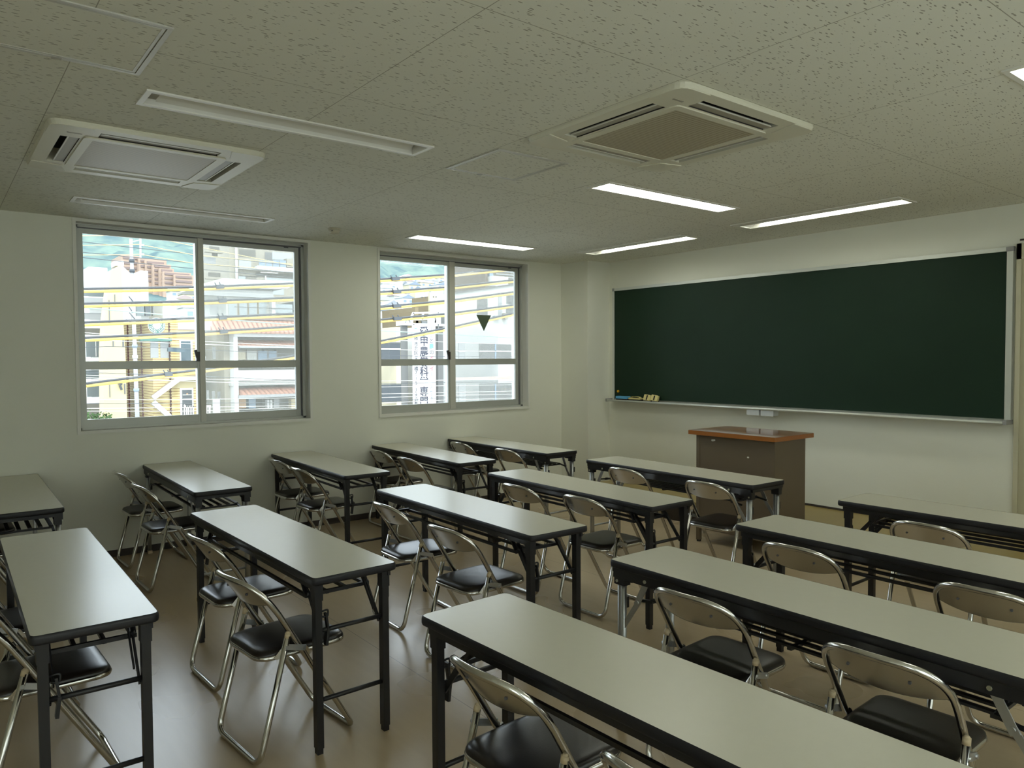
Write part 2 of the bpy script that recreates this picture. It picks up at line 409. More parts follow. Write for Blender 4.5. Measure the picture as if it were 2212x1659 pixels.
# ---------------------------------------------------------------- windows
def window(n, y0, y1, z0, z1, ym0, ym1, label):
    t = thing('window_%d' % n, label, 'window', (0, 0, 0), kind='structure')
    # casing
    c = .024
    mb = MB()
    for (a0, a1, b0, b1) in ((y0 - c, y1 + c, z1, z1 + c), (y0 - c, y1 + c, z0 - c, z0), (y0 - c, y0, z0, z1), (y1, y1 + c, z0, z1)):
        mb.box(-.02, .012, a0, a1, b0, b1)
    for (a0, a1, b0, b1) in ((y0 - .012, y1 + .012, z1, z1 + .012), (y0 - .012, y1 + .012, z0 - .012, z0), (y0 - .012, y0, z0, z1), (y1, y1 + .012, z0, z1)):
        mb.box(-.17, -.02, a0, a1, b0, b1)
    mb.build('casing', M_trim, t)
    # outer aluminium frame
    mb = MB(); fx0, fx1 = -.16, -.088
    mb.box(fx0, fx1, y0, y1, z1 - .026, z1); mb.box(fx0, fx1, y0, y1, z0, z0 + .016)
    mb.box(fx0, fx1, y0, y0 + .022, z0, z1); mb.box(fx0, fx1, y1 - .026, y1, z0, z1)
    mb.box(-.089, -.078, y0, y1, z1 - .010, z1)
    mb.build('window_frame', M_alu, t)
    MB().box(-.128, -.084, y0 + .022, y1 - .026, z1 - .034, z1 - .026).box(-.135, -.112, y1 - .036, y1 - .026, z0 + .02, z1 - .03).build('head_gasket', M_aludark, t)
    zb, zt = z0 + .016, z1 - .032
    mid0, mid1 = 1.446, 1.509
    def sash(x, a0, a1, stl, str_, name_pane):
        s = MB()
        s.box(x - .015, x + .012, a0, a1, zt - .040, zt); s.box(x - .015, x + .012, a0, a1, zb, zb + .062)
        s.box(x - .015, x + .014, a0, a0 + stl, zb, zt); s.box(x - .015, x + .014, a1 - str_, a1, zb, zt)
        s.box(x - .012, x + .010, a0 + stl, a1 - str_, mid0, mid1)
        so = s.build('sash', M_alu, t)
        for q0, q1 in ((zb + .05, mid0 + .01), (mid1 - .01, zt - .03)):
            MB().box(x - .003, x + .003, a0 + stl - .008, a1 - str_ + .008, q0, q1).build('pane', M_glass, so)
        return so
    s1 = sash(-.103, y0 + .022, ym1, .034, ym1 - ym0, '')
    s2 = sash(-.132, ym0, y1 - .030, ym1 - ym0, .046, '')
    # lighter pull strip of the meeting stile
    MB().box(-.090, -.080, ym0 + .018, ym1, zb, zt).build('pull_rail', M_alframe, s1)
    k = MB(); zl = 1.553
    k.box(-.088, -.066, ym0 - .012, ym0 + .016, zl - .05, zl + .03); k.beam((-.07, ym0 - .02, zl + .045), (-.07, ym0 - .004, zl - .02), .014, .022)
    k.build('crescent_latch', M_latch, t)
    MB().box(-.1525, -.1515, ym1, y1 - .03, zb + .03, zt - .02).build('insect_screen', M_screen, t)
    MB().box(-.120, -.1185, y1 - .17, y1 - .13, zt - .012, zt - .002).build('maker_mark', M_aludark, t)
    return t
w1 = window(1, *WIN[0], 1.77, 1.832, 'nearer aluminium sliding window, the wider of the two')
for k, (y0, y1, z0, z1) in enumerate(WIN_ADDED):  # unseen right-hand windows, added as a daylight source
    t = thing('window_%d' % (k + 3), '%s unseen window added for daylight on the right wall' % ('rear', 'middle', 'front')[k], 'window', (0, 0, 0), kind='structure')
    m = MB(); m.box(XR - .01, XR + .08, y0, y1, z0, z0 + .05).box(XR - .01, XR + .08, y0, y1, z1 - .05, z1).box(XR - .01, XR + .08, y0, y0 + .05, z0, z1).box(XR - .01, XR + .08, y1 - .05, y1, z0, z1).box(XR + .01, XR + .06, (y0 + y1) / 2 - .03, (y0 + y1) / 2 + .03, z0, z1)
    m.build('window_frame', M_alu, t)
    MB().add([(XR + .03, y0 + .04, z0 + .04), (XR + .03, y1 - .04, z0 + .04), (XR + .03, y1 - .04, z1 - .04), (XR + .03, y0 + .04, z1 - .04)], [(0, 1, 2, 3)]).build('pane', M_frost, t)
w2 = window(2, *WIN[1], 4.25, 4.336, 'farther aluminium sliding window with a green triangle on the glass')
MB().prism([(4.640, 1.980), (4.836, 1.980), (4.738, 1.806)], -.1285, -.1275, axis=0).build('triangle_sticker', M_sticker)
tag(bpy.data.objects['triangle_sticker'], 'dull green downward triangle stuck on the farther window', 'sticker')

# ---------------------------------------------------------------- ceiling lamps
for (x0, x1, y0, y1, lit, label) in LAMPS:
    cx, cyy = (x0 + x1) / 2, (y0 + y1) / 2
    t = thing('ceiling_lamp', label, 'lamp', (cx, cyy, H), group='recessed ceiling lamps')
    hx, hy = (x1 - x0) / 2, (y1 - y0) / 2
    mb = MB(); rr = .022
    back = .10 if lit == 2 else rr
    ring(mb, [(-hx - rr, -hy - back), (hx + rr, -hy - back), (hx + rr, hy + rr), (-hx - rr, hy + rr)], [(-hx, -hy), (hx, -hy), (hx, hy), (-hx, hy)], -.007, -.0005)
    mb.build('rim', M_rim, t)
    d = .075
    mb = MB()
    mb.add([(-hx, -hy, -.001), (hx, -hy, -.001), (hx, hy, -.001), (-hx, hy, -.001), (-hx * .8, -hy * .985, d), (hx * .8, -hy * .985, d), (hx * .8, hy * .985, d), (-hx * .8, hy * .985, d)],
           [(0, 1, 5, 4), (1, 2, 6, 5), (2, 3, 7, 6), (3, 0, 4, 7), (4, 5, 6, 7)])
    mb.build('reflector', M_refl, t, fix=False)
    if lit:
        z = .010 if lit == 1 else .022
        e = .004
        xa, xb, ya, yb = -hx + e, hx - e, -hy + e, hy - e
        if lit == 2: xa += .10
        mb = MB(); mb.box(xa, xb, ya, yb, z, z + .01); mb.build('light_panel', M_lit, t)
        if lit == 2:
            MB().box(-hx + e, -hx + .095, ya, yb, z + .006, z + .016).build('lamp_end', M_refl, t)
    else:
        mb = MB()
        n = 8
        for i in range(n):
            a0 = -1 + 2 * i / n; a1 = -1 + 2 * (i + 1) / n
            za, zb2 = .012 + .03 * (1 - a0 * a0), .012 + .03 * (1 - a1 * a1)
            mb.add([(a0 * hx * .97, -hy + .05, za), (a1 * hx * .97, -hy + .05, zb2), (a1 * hx * .97, hy - .01, zb2), (a0 * hx * .97, hy - .01, za)], [(0, 1, 2, 3)], True)
        mb.build('diffuser', M_unlit, t, fix=False)
        mb = MB(); mb.box(-hx * .95, hx * .95, -hy + .004, -hy + .05, .02, .03)
        e_ = mb.build('lamp_end', M_acgrey, t)

# ---------------------------------------------------------------- air conditioners
def air_conditioner(cx, cyy, label):
    t = thing('air_conditioner', label, 'air conditioner', (cx, cyy, H), group='ceiling air conditioners')
    Hs, zt = .485, -.021
    slots = []
    a, b0, b1 = .27, .335, .415
    slots = [(-a, a, -b1, -b0), (-a, a, b0, b1), (-b1, -b0, -a, a), (b0, b1, -a, a)]
    # panel: bottom face with slots, skirt with rounded corners
    mb = MB()
    holed(mb, -.43, .43, -.43, .43, slots, lambda p, q: (p, q, zt))
    oc = rrect(-Hs, Hs, -Hs, Hs, .07, 5); ic = [(max(-.43, min(.43, x)), max(-.43, min(.43, y))) for x, y in oc]
    n = len(oc)
    mb.add([(x, y, zt) for x, y in ic] + [(x * .99, y * .99, zt) for x, y in oc] + [(x, y, zt + .012) for x, y in oc] + [(x, y, -.0005) for x, y in oc],
           [f for i in range(n) for f in ((i, (i + 1) % n, n + (i + 1) % n, n + i), (n + i, n + (i + 1) % n, 2 * n + (i + 1) % n, 2 * n + i), (2 * n + i, 2 * n + (i + 1) % n, 3 * n + (i + 1) % n, 3 * n + i))])
    mb.build('panel', M_ac, t)
    # air outlets: dark on the inner side, plastic on the outer side, vane inside
    for (x0, x1, y0, y1) in slots:
        o = MB(); zz = .05
        def wall(p, q, dark): o.add([(*p, zt), (*q, zt), (*q, zz), (*p, zz)], [(0, 1, 2, 3)], mi=1 if dark else 0)
        mx, my = (x0 + x1) / 2, (y0 + y1) / 2
        horiz = (x1 - x0) > (y1 - y0)
        if horiz:
            wall((x0, y0), (x1, y0), my > 0); wall((x0, y1), (x1, y1), my < 0); wall((x0, y0), (x0, y1), False); wall((x1, y0), (x1, y1), False)
        else:
            wall((x0, y0), (x0, y1), mx > 0); wall((x1, y0), (x1, y1), mx < 0); wall((x0, y0), (x1, y0), False); wall((x0, y1), (x1, y1), False)
        o.add([(x0, y0, zz), (x1, y0, zz), (x1, y1, zz), (x0, y1, zz)], [(0, 1, 2, 3)], mi=1)
        ob = o.build('air_outlet', [M_ac, M_acdark], t, fix=False)
        v = MB()
        sg = 1 if (my if horiz else mx) > 0 else -1
        lo, hi = sorted((sg * .336, sg * .382)); e0, e1 = sorted((sg * .378, sg * .384))
        if horiz: v.box(x0 + .006, x1 - .006, lo, hi, zt + .005, zt + .009, mi=1).box(x0 + .006, x1 - .006, e0, e1, zt + .002, zt + .0055)
        else: v.box(lo, hi, y0 + .006, y1 - .006, zt + .005, zt + .009, mi=1).box(e0, e1, y0 + .006, y1 - .006, zt + .002, zt + .0055)
        v.build('vane', [M_rim, M_acgrey], ob)
    # intake grille in its own frame
    g = MB(); ring(g, rrect(-.325, .325, -.325, .325, .03), rrect(-.285, .285, -.285, .285, .01), zt - .006, zt)
    g.build('grille_frame', M_ac, t)
    MB().box(-.286, .286, -.286, .286, zt - .003, zt + .004).build('intake_grille', M_grille, t)
    # corner covers
    for sx in (-1, 1):
        for sy in (-1, 1):
            q = MB(); xs = sorted((sx * .30, sx * .478)); ys = sorted((sy * .30, sy * .478))
            c = MB()
            pts = fillet([(sx * .335, sy * .335, 0), (sx * .478, sy * .30, 0), (sx * .478, sy * .478, 0), (sx * .30, sy * .478, 0)], [.0, .01, .06, .01], 4, True)
            pl = [(p.x, p.y) for p in pts]
            if sx * sy < 0: pl.reverse()
            c.prism(pl, zt - .004, zt).build('corner_cover', M_ac, t)
    MB().box(.36, .372, -.40, -.34, zt - .0055, zt - .0035).build('badge', M_acgrey, t)
    return t
air_conditioner(*ACS[0], 'farther left ceiling air conditioner, over the first window')
air_conditioner(*ACS[1], 'nearer ceiling air conditioner in the middle of the ceiling')

# ---------------------------------------------------------------- hatches, smoke sensor
def hatch(x0, x1, y0, y1, label):
    t = thing('access_hatch', label, 'hatch', ((x0 + x1) / 2, (y0 + y1) / 2, H), group='ceiling hatches')
    a, b = (x1 - x0) / 2, (y1 - y0) / 2
    m = MB(); ring(m, rrect(-a, a, -b, b, .001, 1), rrect(-a + .016, a - .016, -b + .016, b - .016, .001, 1), -.005, -.0003)
    ring(m, rrect(-a + .020, a - .020, -b + .020, b - .020, .001, 1), rrect(-a + .030, a - .030, -b + .030, b - .030, .001, 1), -.004, -.0003)
    m.build('hatch_frame', M_alframe, t)
    MB().box(-a + .030, a - .030, -b + .030, b - .030, -.0025, -.0004).build('hatch_panel', M_ceil, t)
    MB().box(-a - .001, -a + .017, -.03, .0, -.007, -.005).build('hatch_lock', M_acgrey, t)
hatch(3.325, 3.825, .15, .652, 'square ceiling hatch at the upper left above the unlit lamp')
hatch(2.862, 3.354, 2.31, 2.795, 'square ceiling hatch beside the nearer air conditioner')
t = thing('smoke_detector', 'round cream smoke detector on the ceiling between the windows', 'smoke detector', (.680, 2.648, H))
MB().cyl((0, 0, 0), (0, 0, -.012), .052, 24).build('mounting_base', M_sensor, t)
mb = MB(); mb.cyl((0, 0, -.012), (0, 0, -.040), .05, 24, r2=.034); mb.build('sensor_head', M_sensor, t)
MB().cyl((.03, -.03, -.02), (.036, -.036, -.026), .004, 8).build('indicator', M_acdark, t)

# ---------------------------------------------------------------- blackboard
BX0, BX1, BZ0, BZ1 = .515, 4.424, 1.045, 2.283
t = thing('blackboard', 'wide dark green chalkboard in an aluminium frame on the front wall', 'blackboard', (BX0, YF, BZ0))
Wb, Hb = BX1 - BX0, BZ1 - BZ0
MB().box(.02, Wb - .02, -.022, -.004, .015, Hb - .015).build('writing_surface', M_board, t)
m = MB(); m.box(.03, Wb - .03, -.034, 0, Hb - .030, Hb); m.box(0, .026, -.034, 0, .0, Hb - .03); m.box(Wb - .040, Wb, -.034, 0, .0, Hb - .03)
m.build('board_frame', M_alboard, t)
m = MB(); m.box(0, .03, -.036, 0, Hb - .032, Hb + .001); m.box(Wb - .045, Wb + .002, -.036, 0, Hb - .032, Hb + .001)
m.build('corner_cap', M_cornergrey, t)
m = MB(); m.box(.0, Wb - .02, -.115, -.004, -.012, .0); m.box(.0, Wb - .02, -.120, -.112, -.016, .006)
m.cyl((0, -.117, -.006), (Wb - .02, -.117, -.006), .011, 10)
m.build('chalk_tray', M_alboard, t)
m = MB(); m.box(-.02, .0, -.124, 0, -.02, .012); m.box(Wb - .02, Wb + .004, -.124, 0, -.02, .012)
m.build('tray_end_cap', M_cornergrey, t)
for x0, x1 in ((2.312, 2.442), (2.460, 2.590)):
    q = thing('chalk_box', ('left' if x0 < 2.4 else 'right') + ' one of two pale grey boxes hanging under the chalk tray', 'chalk box', ((x0 + x1) / 2, YF - .07, BZ0 - .07), group='boxes under the chalk tray')
    hw = (x1 - x0) / 2
    b_ = MB(); b_.prism(rrect(-hw, hw, 0.003, .056, .006, 2), -.045, .035, axis=1); b_.build('drawer', M_lgrey, q)
    MB().box(-hw, hw, -.043, .04, .0525, .0535).build('drawer_lip', M_alboard, q)
MB().cyl((.598, YF - .022, 1.139), (.598, YF - .034, 1.139), .014, 16).build('board_magnet', M_mag)
tag(bpy.data.objects['board_magnet'], 'small round orange magnet at the lower left of the chalkboard', 'magnet')

def eraser(cx, z, lx, hz, ty, tilt, m_body, label, strap=True):
    """body lx wide (along x), hz tall, ty deep, on the tray"""
    t = thing('board_eraser', label, 'eraser', (cx, YF - .076, z), group='erasers on the chalk tray')
    t.rotation_euler = (tilt, 0, 0)
    b_ = MB(); b_.prism(rrect(-lx / 2, lx / 2, .018, .018 + hz, .008, 3), -ty / 2, ty / 2, axis=1); b_.build('eraser_body', m_body, t)
    MB().box(-lx / 2 + .003, lx / 2 - .003, -ty / 2 + .003, ty / 2 - .003, .0, .019).build('felt_pad', M_felt, t)
    if strap:
        p = [(-lx * .42, 0, .018 + hz)] + [(lx * .42 * math.cos(PI - PI * k / 8), 0, .018 + hz + .014 * math.sin(PI * k / 8)) for k in range(1, 8)] + [(lx * .42, 0, .018 + hz)]
        s_ = MB()
        for k in range(8): s_.beam(p[k], p[k + 1], ty * .6, .003, up=(0, 0, 1))
        s_.build('hand_strap', m_body, t)
eraser(.72, BZ0, .175, .028, .055, 0, M_blue, 'blue board eraser at the left end of the chalk tray', False)
eraser(.905, BZ0, .17, .016, .055, 0, M_yellow, 'flat yellow board eraser with raised hand strap beside the blue one')
def upright_eraser(cx, label):
    t = thing('board_eraser', label, 'eraser', (cx, YF - .045, BZ0 + .001), group='erasers on the chalk tray')
    t.rotation_euler = (-.28, .10, 0)
    MB().prism(rrect(-.045, .045, 0, .062, .012, 3), -.050, -.024, axis=1).build('eraser_body', M_yellow, t)
    MB().prism(rrect(-.043, .043, .001, .060, .010, 3), -.024, -.006, axis=1).build('felt_pad', M_felt, t)
    MB().box(-.009, .009, -.0505, -.0497, .006, .056).build('hand_strap', M_felt, t)
upright_eraser(1.065, 'yellow board eraser leaning on the board beside the flat yellow one')
upright_eraser(1.165, 'rightmost yellow board eraser leaning on the board')

# ---------------------------------------------------------------- teacher's desk
t = thing('teacher_desk', 'taupe steel lectern desk with glossy red wood top before the chalkboard', 'desk', (2.885, 5.165, 0))
hw, y0, y1 = .360, -.205, .215
m = MB(); m.box(-hw + .03, hw - .03, y0 + .002, y0 + .02, .11, .885); m.build('front_panel', M_desk, t)
for s in (-1, 1):
    m = MB(); a, b = sorted((s * hw, s * (hw - .02))); m.box(a, b, y0 + .03, y1 - .03, .11, .885); m.build('side_panel', M_desk, t)
for sx in (-1, 1):
    for sy in (-1, 1):
        a, b = sorted((sx * hw, sx * (hw - .032))); c, d = (y0, y0 + .032) if sy < 0 else (y1 - .032, y1)
        l = MB().box(a, b, c, d, .012, .885).build('leg', M_desk, t)
        MB().cyl(((a + b) / 2, (c + d) / 2, 0), ((a + b) / 2, (c + d) / 2, .014), .018, 12).build('leg_foot', M_felt, l)
m = MB(); m.box(-hw + .02, hw - .02, y0 + .02, y1 - .02, .86, .885); m.build('under_frame', M_desk, t)
m = MB(); m.prism(rrect(-.405, .405, -.265, .272, .02, 4), .885, .917); m.build('edge_band', M_deskedge, t)
m = MB(); m.prism(rrect(-.402, .402, -.262, .269, .02, 4), .917, .9185); m.build('desk_top', M_desktop, t)
for (x, z, s) in ((-.20, .845, .012), (-.185, .848, .010), (.13, .74, .009)):
    MB().prism([(x + s * math.cos(k * PI / 4) * (1 + .3 * (k % 2)), z + s * .7 * math.sin(k * PI / 4)) for k in range(8)], y0 + .0005, y0 + .002, axis=1).build('paint_chip', M_trim, t)

# ---------------------------------------------------------------- door at the right end of the front wall
t = thing('door_1', 'cream sliding door and frame right of the blackboard', 'door', (4.44, YF, 0), kind='structure')
m = MB(); m.box(0, .03, -.022, 0, .222, 2.30); m.box(.0, 1.1, -.022, 0, 2.19, 2.30); m.box(1.07, 1.1, -.022, 0, .222, 2.19)
m.build('door_frame', M_door, t)
MB().box(.03, 1.07, -.006, -.001, .222, 2.19).build('door_panel', M_door, t)
MB().box(.02, .30, -.026, -.022, 2.318, 2.330).build('door_rail', M_latch, t)

# ================================================================= folding chair
def build_chair():
    root = thing('folding_chair', '', '', (0, 0, 0))
    LEAN = lambda z: .207 - .560 * z - .10 * max(0, z - .45)
    # rear leg frame: a U with a bar on the floor
    r = .0115
    m = MB(); m.tube(fillet([(-.188, -.085, .470), (-.190, -.205, r + .001), (.190, -.205, r + .001), (.188, -.085, .470)], [0, .055, .055, 0], 6), r, 10)
    m.build('rear_leg_frame', M_chrome, root)
    for s in (-1, 1):
        c = MB(); c.cyl((s * .188, -.0872, .462), (s * .188, -.0832, .480), .0115, 10); c.cyl((s * .188, -.0832, .480), (s * .188, -.0825, .487), .0115, 10, r2=.005)
        c.build('leg_cap', M_cap, root)
    # back frame: floor bar in front, sides leaning back, arched top
    hw, zs, ztp, bow = .178, .555, .691, .044
    arch = []
    for k in range(31):
        a_ = PI * k / 30; x = math.copysign(abs(math.cos(a_)) ** .64, math.cos(a_)) * hw; z = zs + (ztp - zs) * abs(math.sin(a_)) ** .64
        arch.append((x, LEAN(z) - bow * (1 - (x / hw) ** 2), z))
    def arch_top(x):
        ax = min(abs(x), hw - 1e-4)
        pts_ = sorted((abs(q[0]), q[2]) for q in arch if q[0] >= -1e-6 and q[2] > zs - .01)
        best = ztp
        for (xa, za), (xb, zb_) in zip(pts_, pts_[1:]):
            if xa <= ax <= xb and xb > xa: best = za + (zb_ - za) * (ax - xa) / (xb - xa)
        return best
    loop = fillet([(-.166, .207, r + .001), (.166, .207, r + .001)] + arch, [.05, .05] + [0] * len(arch), 5, True)
    # fillet() keeps arch points; refine the long sides
    MB().tube(loop, r, 10, closed=True).build('back_frame', M_chrome, root)
    # backrest sheet hung under the arch
    m = MB(); nx, nz = 18, 5; th = .0035
    def P(i, j, o):
        x = -.172 + .344 * i / nx
        q = x / .172
        zt = arch_top(x) - .005
        zb = .576 + .022 * abs(q) ** 2.6
        zt = max(zt, zb + .012)
        z = zb + (zt - zb) * j / nz
        y = LEAN(z) - bow * (1 - (x / hw) ** 2) + .001 + o
        return (x, y, z)
    for o, fl in ((0, False), (th, True)):
        v = [P(i, j, o) for i in range(nx + 1) for j in range(nz + 1)]
        f = []
        for i in range(nx):
            for j in range(nz):
                a = i * (nz + 1) + j; q = (a, a + nz + 1, a + nz + 2, a + 1); f.append(q if not fl else q[::-1])
        m.add(v, f, True)
    for i in range(nx):   # folded lower rim
        m.add([P(i, 0, -.001), P(i + 1, 0, -.001), P(i + 1, 0, th + .004), P(i, 0, th + .004)], [(0, 1, 2, 3)], True)
    m.build('backrest', M_steel, root, fix=False)
    m = MB()
    for x in (-.085, .085):
        y = LEAN(.63) - bow * (1 - (x / hw) ** 2)
        m.cyl((x, y - .003, .63), (x, y + .006, .63), .0045, 8)
    m.build('rivet', M_aludark, root)
    # seat
    zf = .386
    def outline(ins):
        pts = fillet([(-.160 + ins, -.188 + ins, 0), (.160 - ins, -.188 + ins, 0), (.166 - ins, .0, 0), (.168 - ins, .192 - ins, 0), (-.168 + ins, .192 - ins, 0), (-.166 + ins, .0, 0)], [.07, .07, .3, .055, .055, .3], 6, True)
        return [(p.x, p.y) for p in pts]
    o0 = outline(0.010)
    MB().tube([(x, y, zf) for x, y in o0], .0112, 8, closed=True).build('seat_frame', M_chrome, root)
    m = MB(); n = len(o0)
    levels = [(.008, zf - .006), (.004, zf + .006), (.005, zf + .014), (.010, zf + .022), (.020, zf + .027), (.040, zf + .029), (.085, zf + .0302)]
    v = []
    for ins, z in levels: v += [(x, y, z) for x, y in outline(ins)]
    v.append((0, .01, zf + .0305))
    f = [tuple(reversed(range(n)))]
    for k in range(len(levels) - 1):
        for i in range(n): f.append((k * n + i, k * n + (i + 1) % n, (k + 1) * n + (i + 1) % n, (k + 1) * n + i))
    L_ = len(levels) - 1
    for i in range(n): f.append((L_ * n + i, L_ * n + (i + 1) % n, (L_ + 1) * n))
    m.add(v, f, True); m.build('seat', M_seat, root)
    # hinge links between the two frames and seat brackets
    for s in (-1, 1):
        m = MB(); m.beam((s * .190, -.102, .432), (s * .188, -.012, .405), .005, .021); m.cyl((s * .204, -.094, .430), (s * .182, -.094, .430), .007, 8); m.cyl((s * .196, -.020, .408), (s * .170, -.020, .408), .007, 8)
        m.build('hinge_link', M_alleg, root)
        MB().beam((s * .184, -.092, .43), (s * .168, -.125, .385), .004, .016).build('seat_bracket', M_chrome, root)
        MB().beam((s * .174, -.012, .40), (s * .168, .010, .366), .008, .026).build('pivot_plate', M_chrome, root)
    # cross tube under the front of the seat
    MB().tube([(-.160, .075, .13 + .0), (.160, .075, .13)], .006, 8)
    return root
chair0 = build_chair()

# ================================================================= folding tables
TL, TD, TZ = 1.574, .360, .696
def tabletop(root):
    m = MB(); o = rrect(.004, TL - .004, .004, TD - .004, .026, 5); m.prism(o, TZ - .02, TZ)
    m.build('tabletop', M_top, root)
    m = MB(); n = len(o)
    prof = [(.004, TZ + .0004), (.0005, TZ - .003), (-.001, TZ - .010), (-.001, TZ - .022), (.001, TZ - .028), (.006, TZ - .031), (.02, TZ - .031)]
    def off(k): return rrect(k, TL - k, k, TD - k, max(.005, .028 - k), 5)
    v = []
    for k, z in prof: v += [(x, y, z) for x, y in off(k)]
    f = []
    for q in range(len(prof) - 1):
        for i in range(n): f.append((q * n + i, q * n + (i + 1) % n, (q + 1) * n + (i + 1) % n, (q + 1) * n + i))
    f.append(tuple((len(prof) - 1) * n + i for i in range(n)))
    m.add(v, f, True); m.build('edge_band', M_edge, root)
LI = .053                      # legs in from the ends
LY = (.036, TD - .036)
def build_black_table():
    root = thing('folding_table', '', '')
    tabletop(root)
    m = MB()
    for y in (.022, TD - .022): m.box(.03, TL - .03, y - .006, y + .006, TZ - .056, TZ - .030)
    m.build('apron', M_black, root)
    for s in (0, 1):
        xl = LI if s == 0 else TL - LI; d = 1 if s == 0 else -1
        for y in LY:
            l = MB().box(xl - .016, xl + .016, y - .014, y + .014, .022, TZ - .031)
            l.box(xl - .019, xl + .019, y - .017, y + .017, TZ - .10, TZ - .031)
            lo = l.build('leg', M_black, root)
            MB().box(xl - .0135, xl + .0135, y - .0115, y + .0115, 0, .024).build('foot_cap', M_edge, lo)
            # folding brace: two bars from the leg up to the apron
            yy = y + (.018 if y < TD / 2 else -.018)
            b = MB(); b.beam((xl + d * .008, yy, .455), (xl + d * .115, yy, .590), .006, .020); b.beam((xl + d * .115, yy, .590), (xl + d * .215, yy, .658), .006, .020)
            b.beam((xl + d * .030, yy + (.012 if y < TD / 2 else -.012), .50), (xl + d * .165, yy + (.012 if y < TD / 2 else -.012), .655), .005, .014)
            b.cyl((xl + d * .115, yy - .008, .590), (xl + d * .115, yy + .008, .590), .009, 8)
            b.build('folding_brace', M_black, root)
        MB().cyl((xl, LY[0], .205), (xl, LY[1], .205), .009, 10).build('cross_bar', M_black, root)
        MB().cyl((xl, LY[0], .475), (xl, LY[1], .475), .009, 10).build('cross_bar', M_black, root)
        # release lever beside the front leg
        b = MB(); b.beam((xl, .070, .540), (xl, .078, .480), .018, .008, up=(0, 1, 0)); b.beam((xl, .078, .480), (xl, .070, .415), .024, .010, up=(0, 1, 0))
        b.tube(fillet([(xl, .052, .548), (xl, .082, .552), (xl, .080, .522), (xl, .056, .528)], [0, .008, .008, 0], 3), .004, 6)
        b.build('release_lever', M_black, root)
    # under shelf of rods
    m = MB()
    for k in range(4):
        y = .050 + k * (TD - .10) / 3
        m.beam((.175, y, .578), (TL - .175, y, .578), .013, .013)
    for x in (.175, TL - .175): m.beam((x, .040, .582), (x, TD - .040, .582), .014, .014)
    for x in (.175, TL - .175):
        for y in (.046, TD - .046): m.beam((x, y, .58), (x + (.06 if x < .5 else -.06), y, TZ - .04), .012, .008)
    m.build('under_shelf', M_black, root)
    return root
def build_chrome_table():
    root = thing('folding_table', '', '')
    tabletop(root)
    m = MB()
    for y in (.014, TD - .014): m.box(.02, TL - .02, y - .006, y + .006, TZ - .070, TZ - .029)
    for x in (.016, TL - .016): m.box(x - .006, x + .006, .014, TD - .014, TZ - .050, TZ - .029)
    m.build('apron', M_black, root)
    for s in (0, 1):
        xl = .047 if s == 0 else TL - .047; d = 1 if s == 0 else -1
        for y in (.032, TD - .032):
            sy = 1 if y < TD / 2 else -1
            b = MB(); b.box(xl - .028, xl + .028, y - .018, y + .018, TZ - .098, TZ - .030)
            xa, xb = (xl - .024, xl + .07) if s == 0 else (xl - .07, xl + .024)
            b.box(min(xa, xb), max(xa, xb), y - .018, y - .012, TZ - .075, TZ - .030)
            cb = b.build('corner_bracket', M_black, root)
            MB().cyl((xl + d * -.010, y - sy * .019, TZ - .083), (xl + d * -.010, y - sy * .023, TZ - .083), .006, 8).build('bolt', M_bolt, cb)
            l = MB(); l.cyl((xl - .008, y, .018), (xl - .008, y, TZ - .09), .0125, 10); l.cyl((xl + .008, y, .018), (xl + .008, y, TZ - .09), .0125, 10); l.box(xl - .004, xl + .004, y - .0135, y + .0135, .02, TZ - .09)
            lo = l.build('leg', M_alleg, root)
            MB().box(xl - .022, xl + .022, y - .015, y + .015, 0, .022).build('foot_cap', M_cap, lo)
            MB().box(xl - .010, xl + .012, y + .011, y + .027, .500, .545).build('leg_clip', M_black, lo)
            yy = y + sy * .002
            b = MB(); b.beam((xl + d * .145, yy - sy * .012, TZ - .046), (xl + d * .085, yy - sy * .012, .535), .004, .026); b.beam((xl + d * .095, yy - sy * .006, .552), (xl + d * .012, yy - sy * .006, .430), .004, .022)
            b.cyl((xl + d * .092, yy - sy * .018, .548), (xl + d * .092, yy, .548), .008, 8)
            b.build('folding_brace', M_alleg, root)
            MB().cyl((xl + d * .142, y - sy * .023, TZ - .052), (xl + d * .142, y - sy * .028, TZ - .052), .007, 8).build('bolt', M_bolt, root)
        MB().cyl((xl, .032, .165), (xl, TD - .032, .165), .008, 8).build('cross_bar', M_alleg, root)
    m = MB()
    for k in range(6):
        y = .05 + k * (TD - .10) / 5
        m.beam((.19, y, .565), (TL - .19, y, .565), .020, .008)
    for x in (.19, TL - .19, TL / 2): m.beam((x, .04, .557), (x, TD - .04, .557), .016, .010)
    for x in (.19, TL - .19):
        for y in (.045, TD - .045): m.beam((x, y, .56), (x + (-.075 if x < .5 else .075), y, .548), .012, .010)
    m.build('under_shelf', M_black, root)
    return root
black0 = build_black_table(); chrome0 = build_chrome_table()

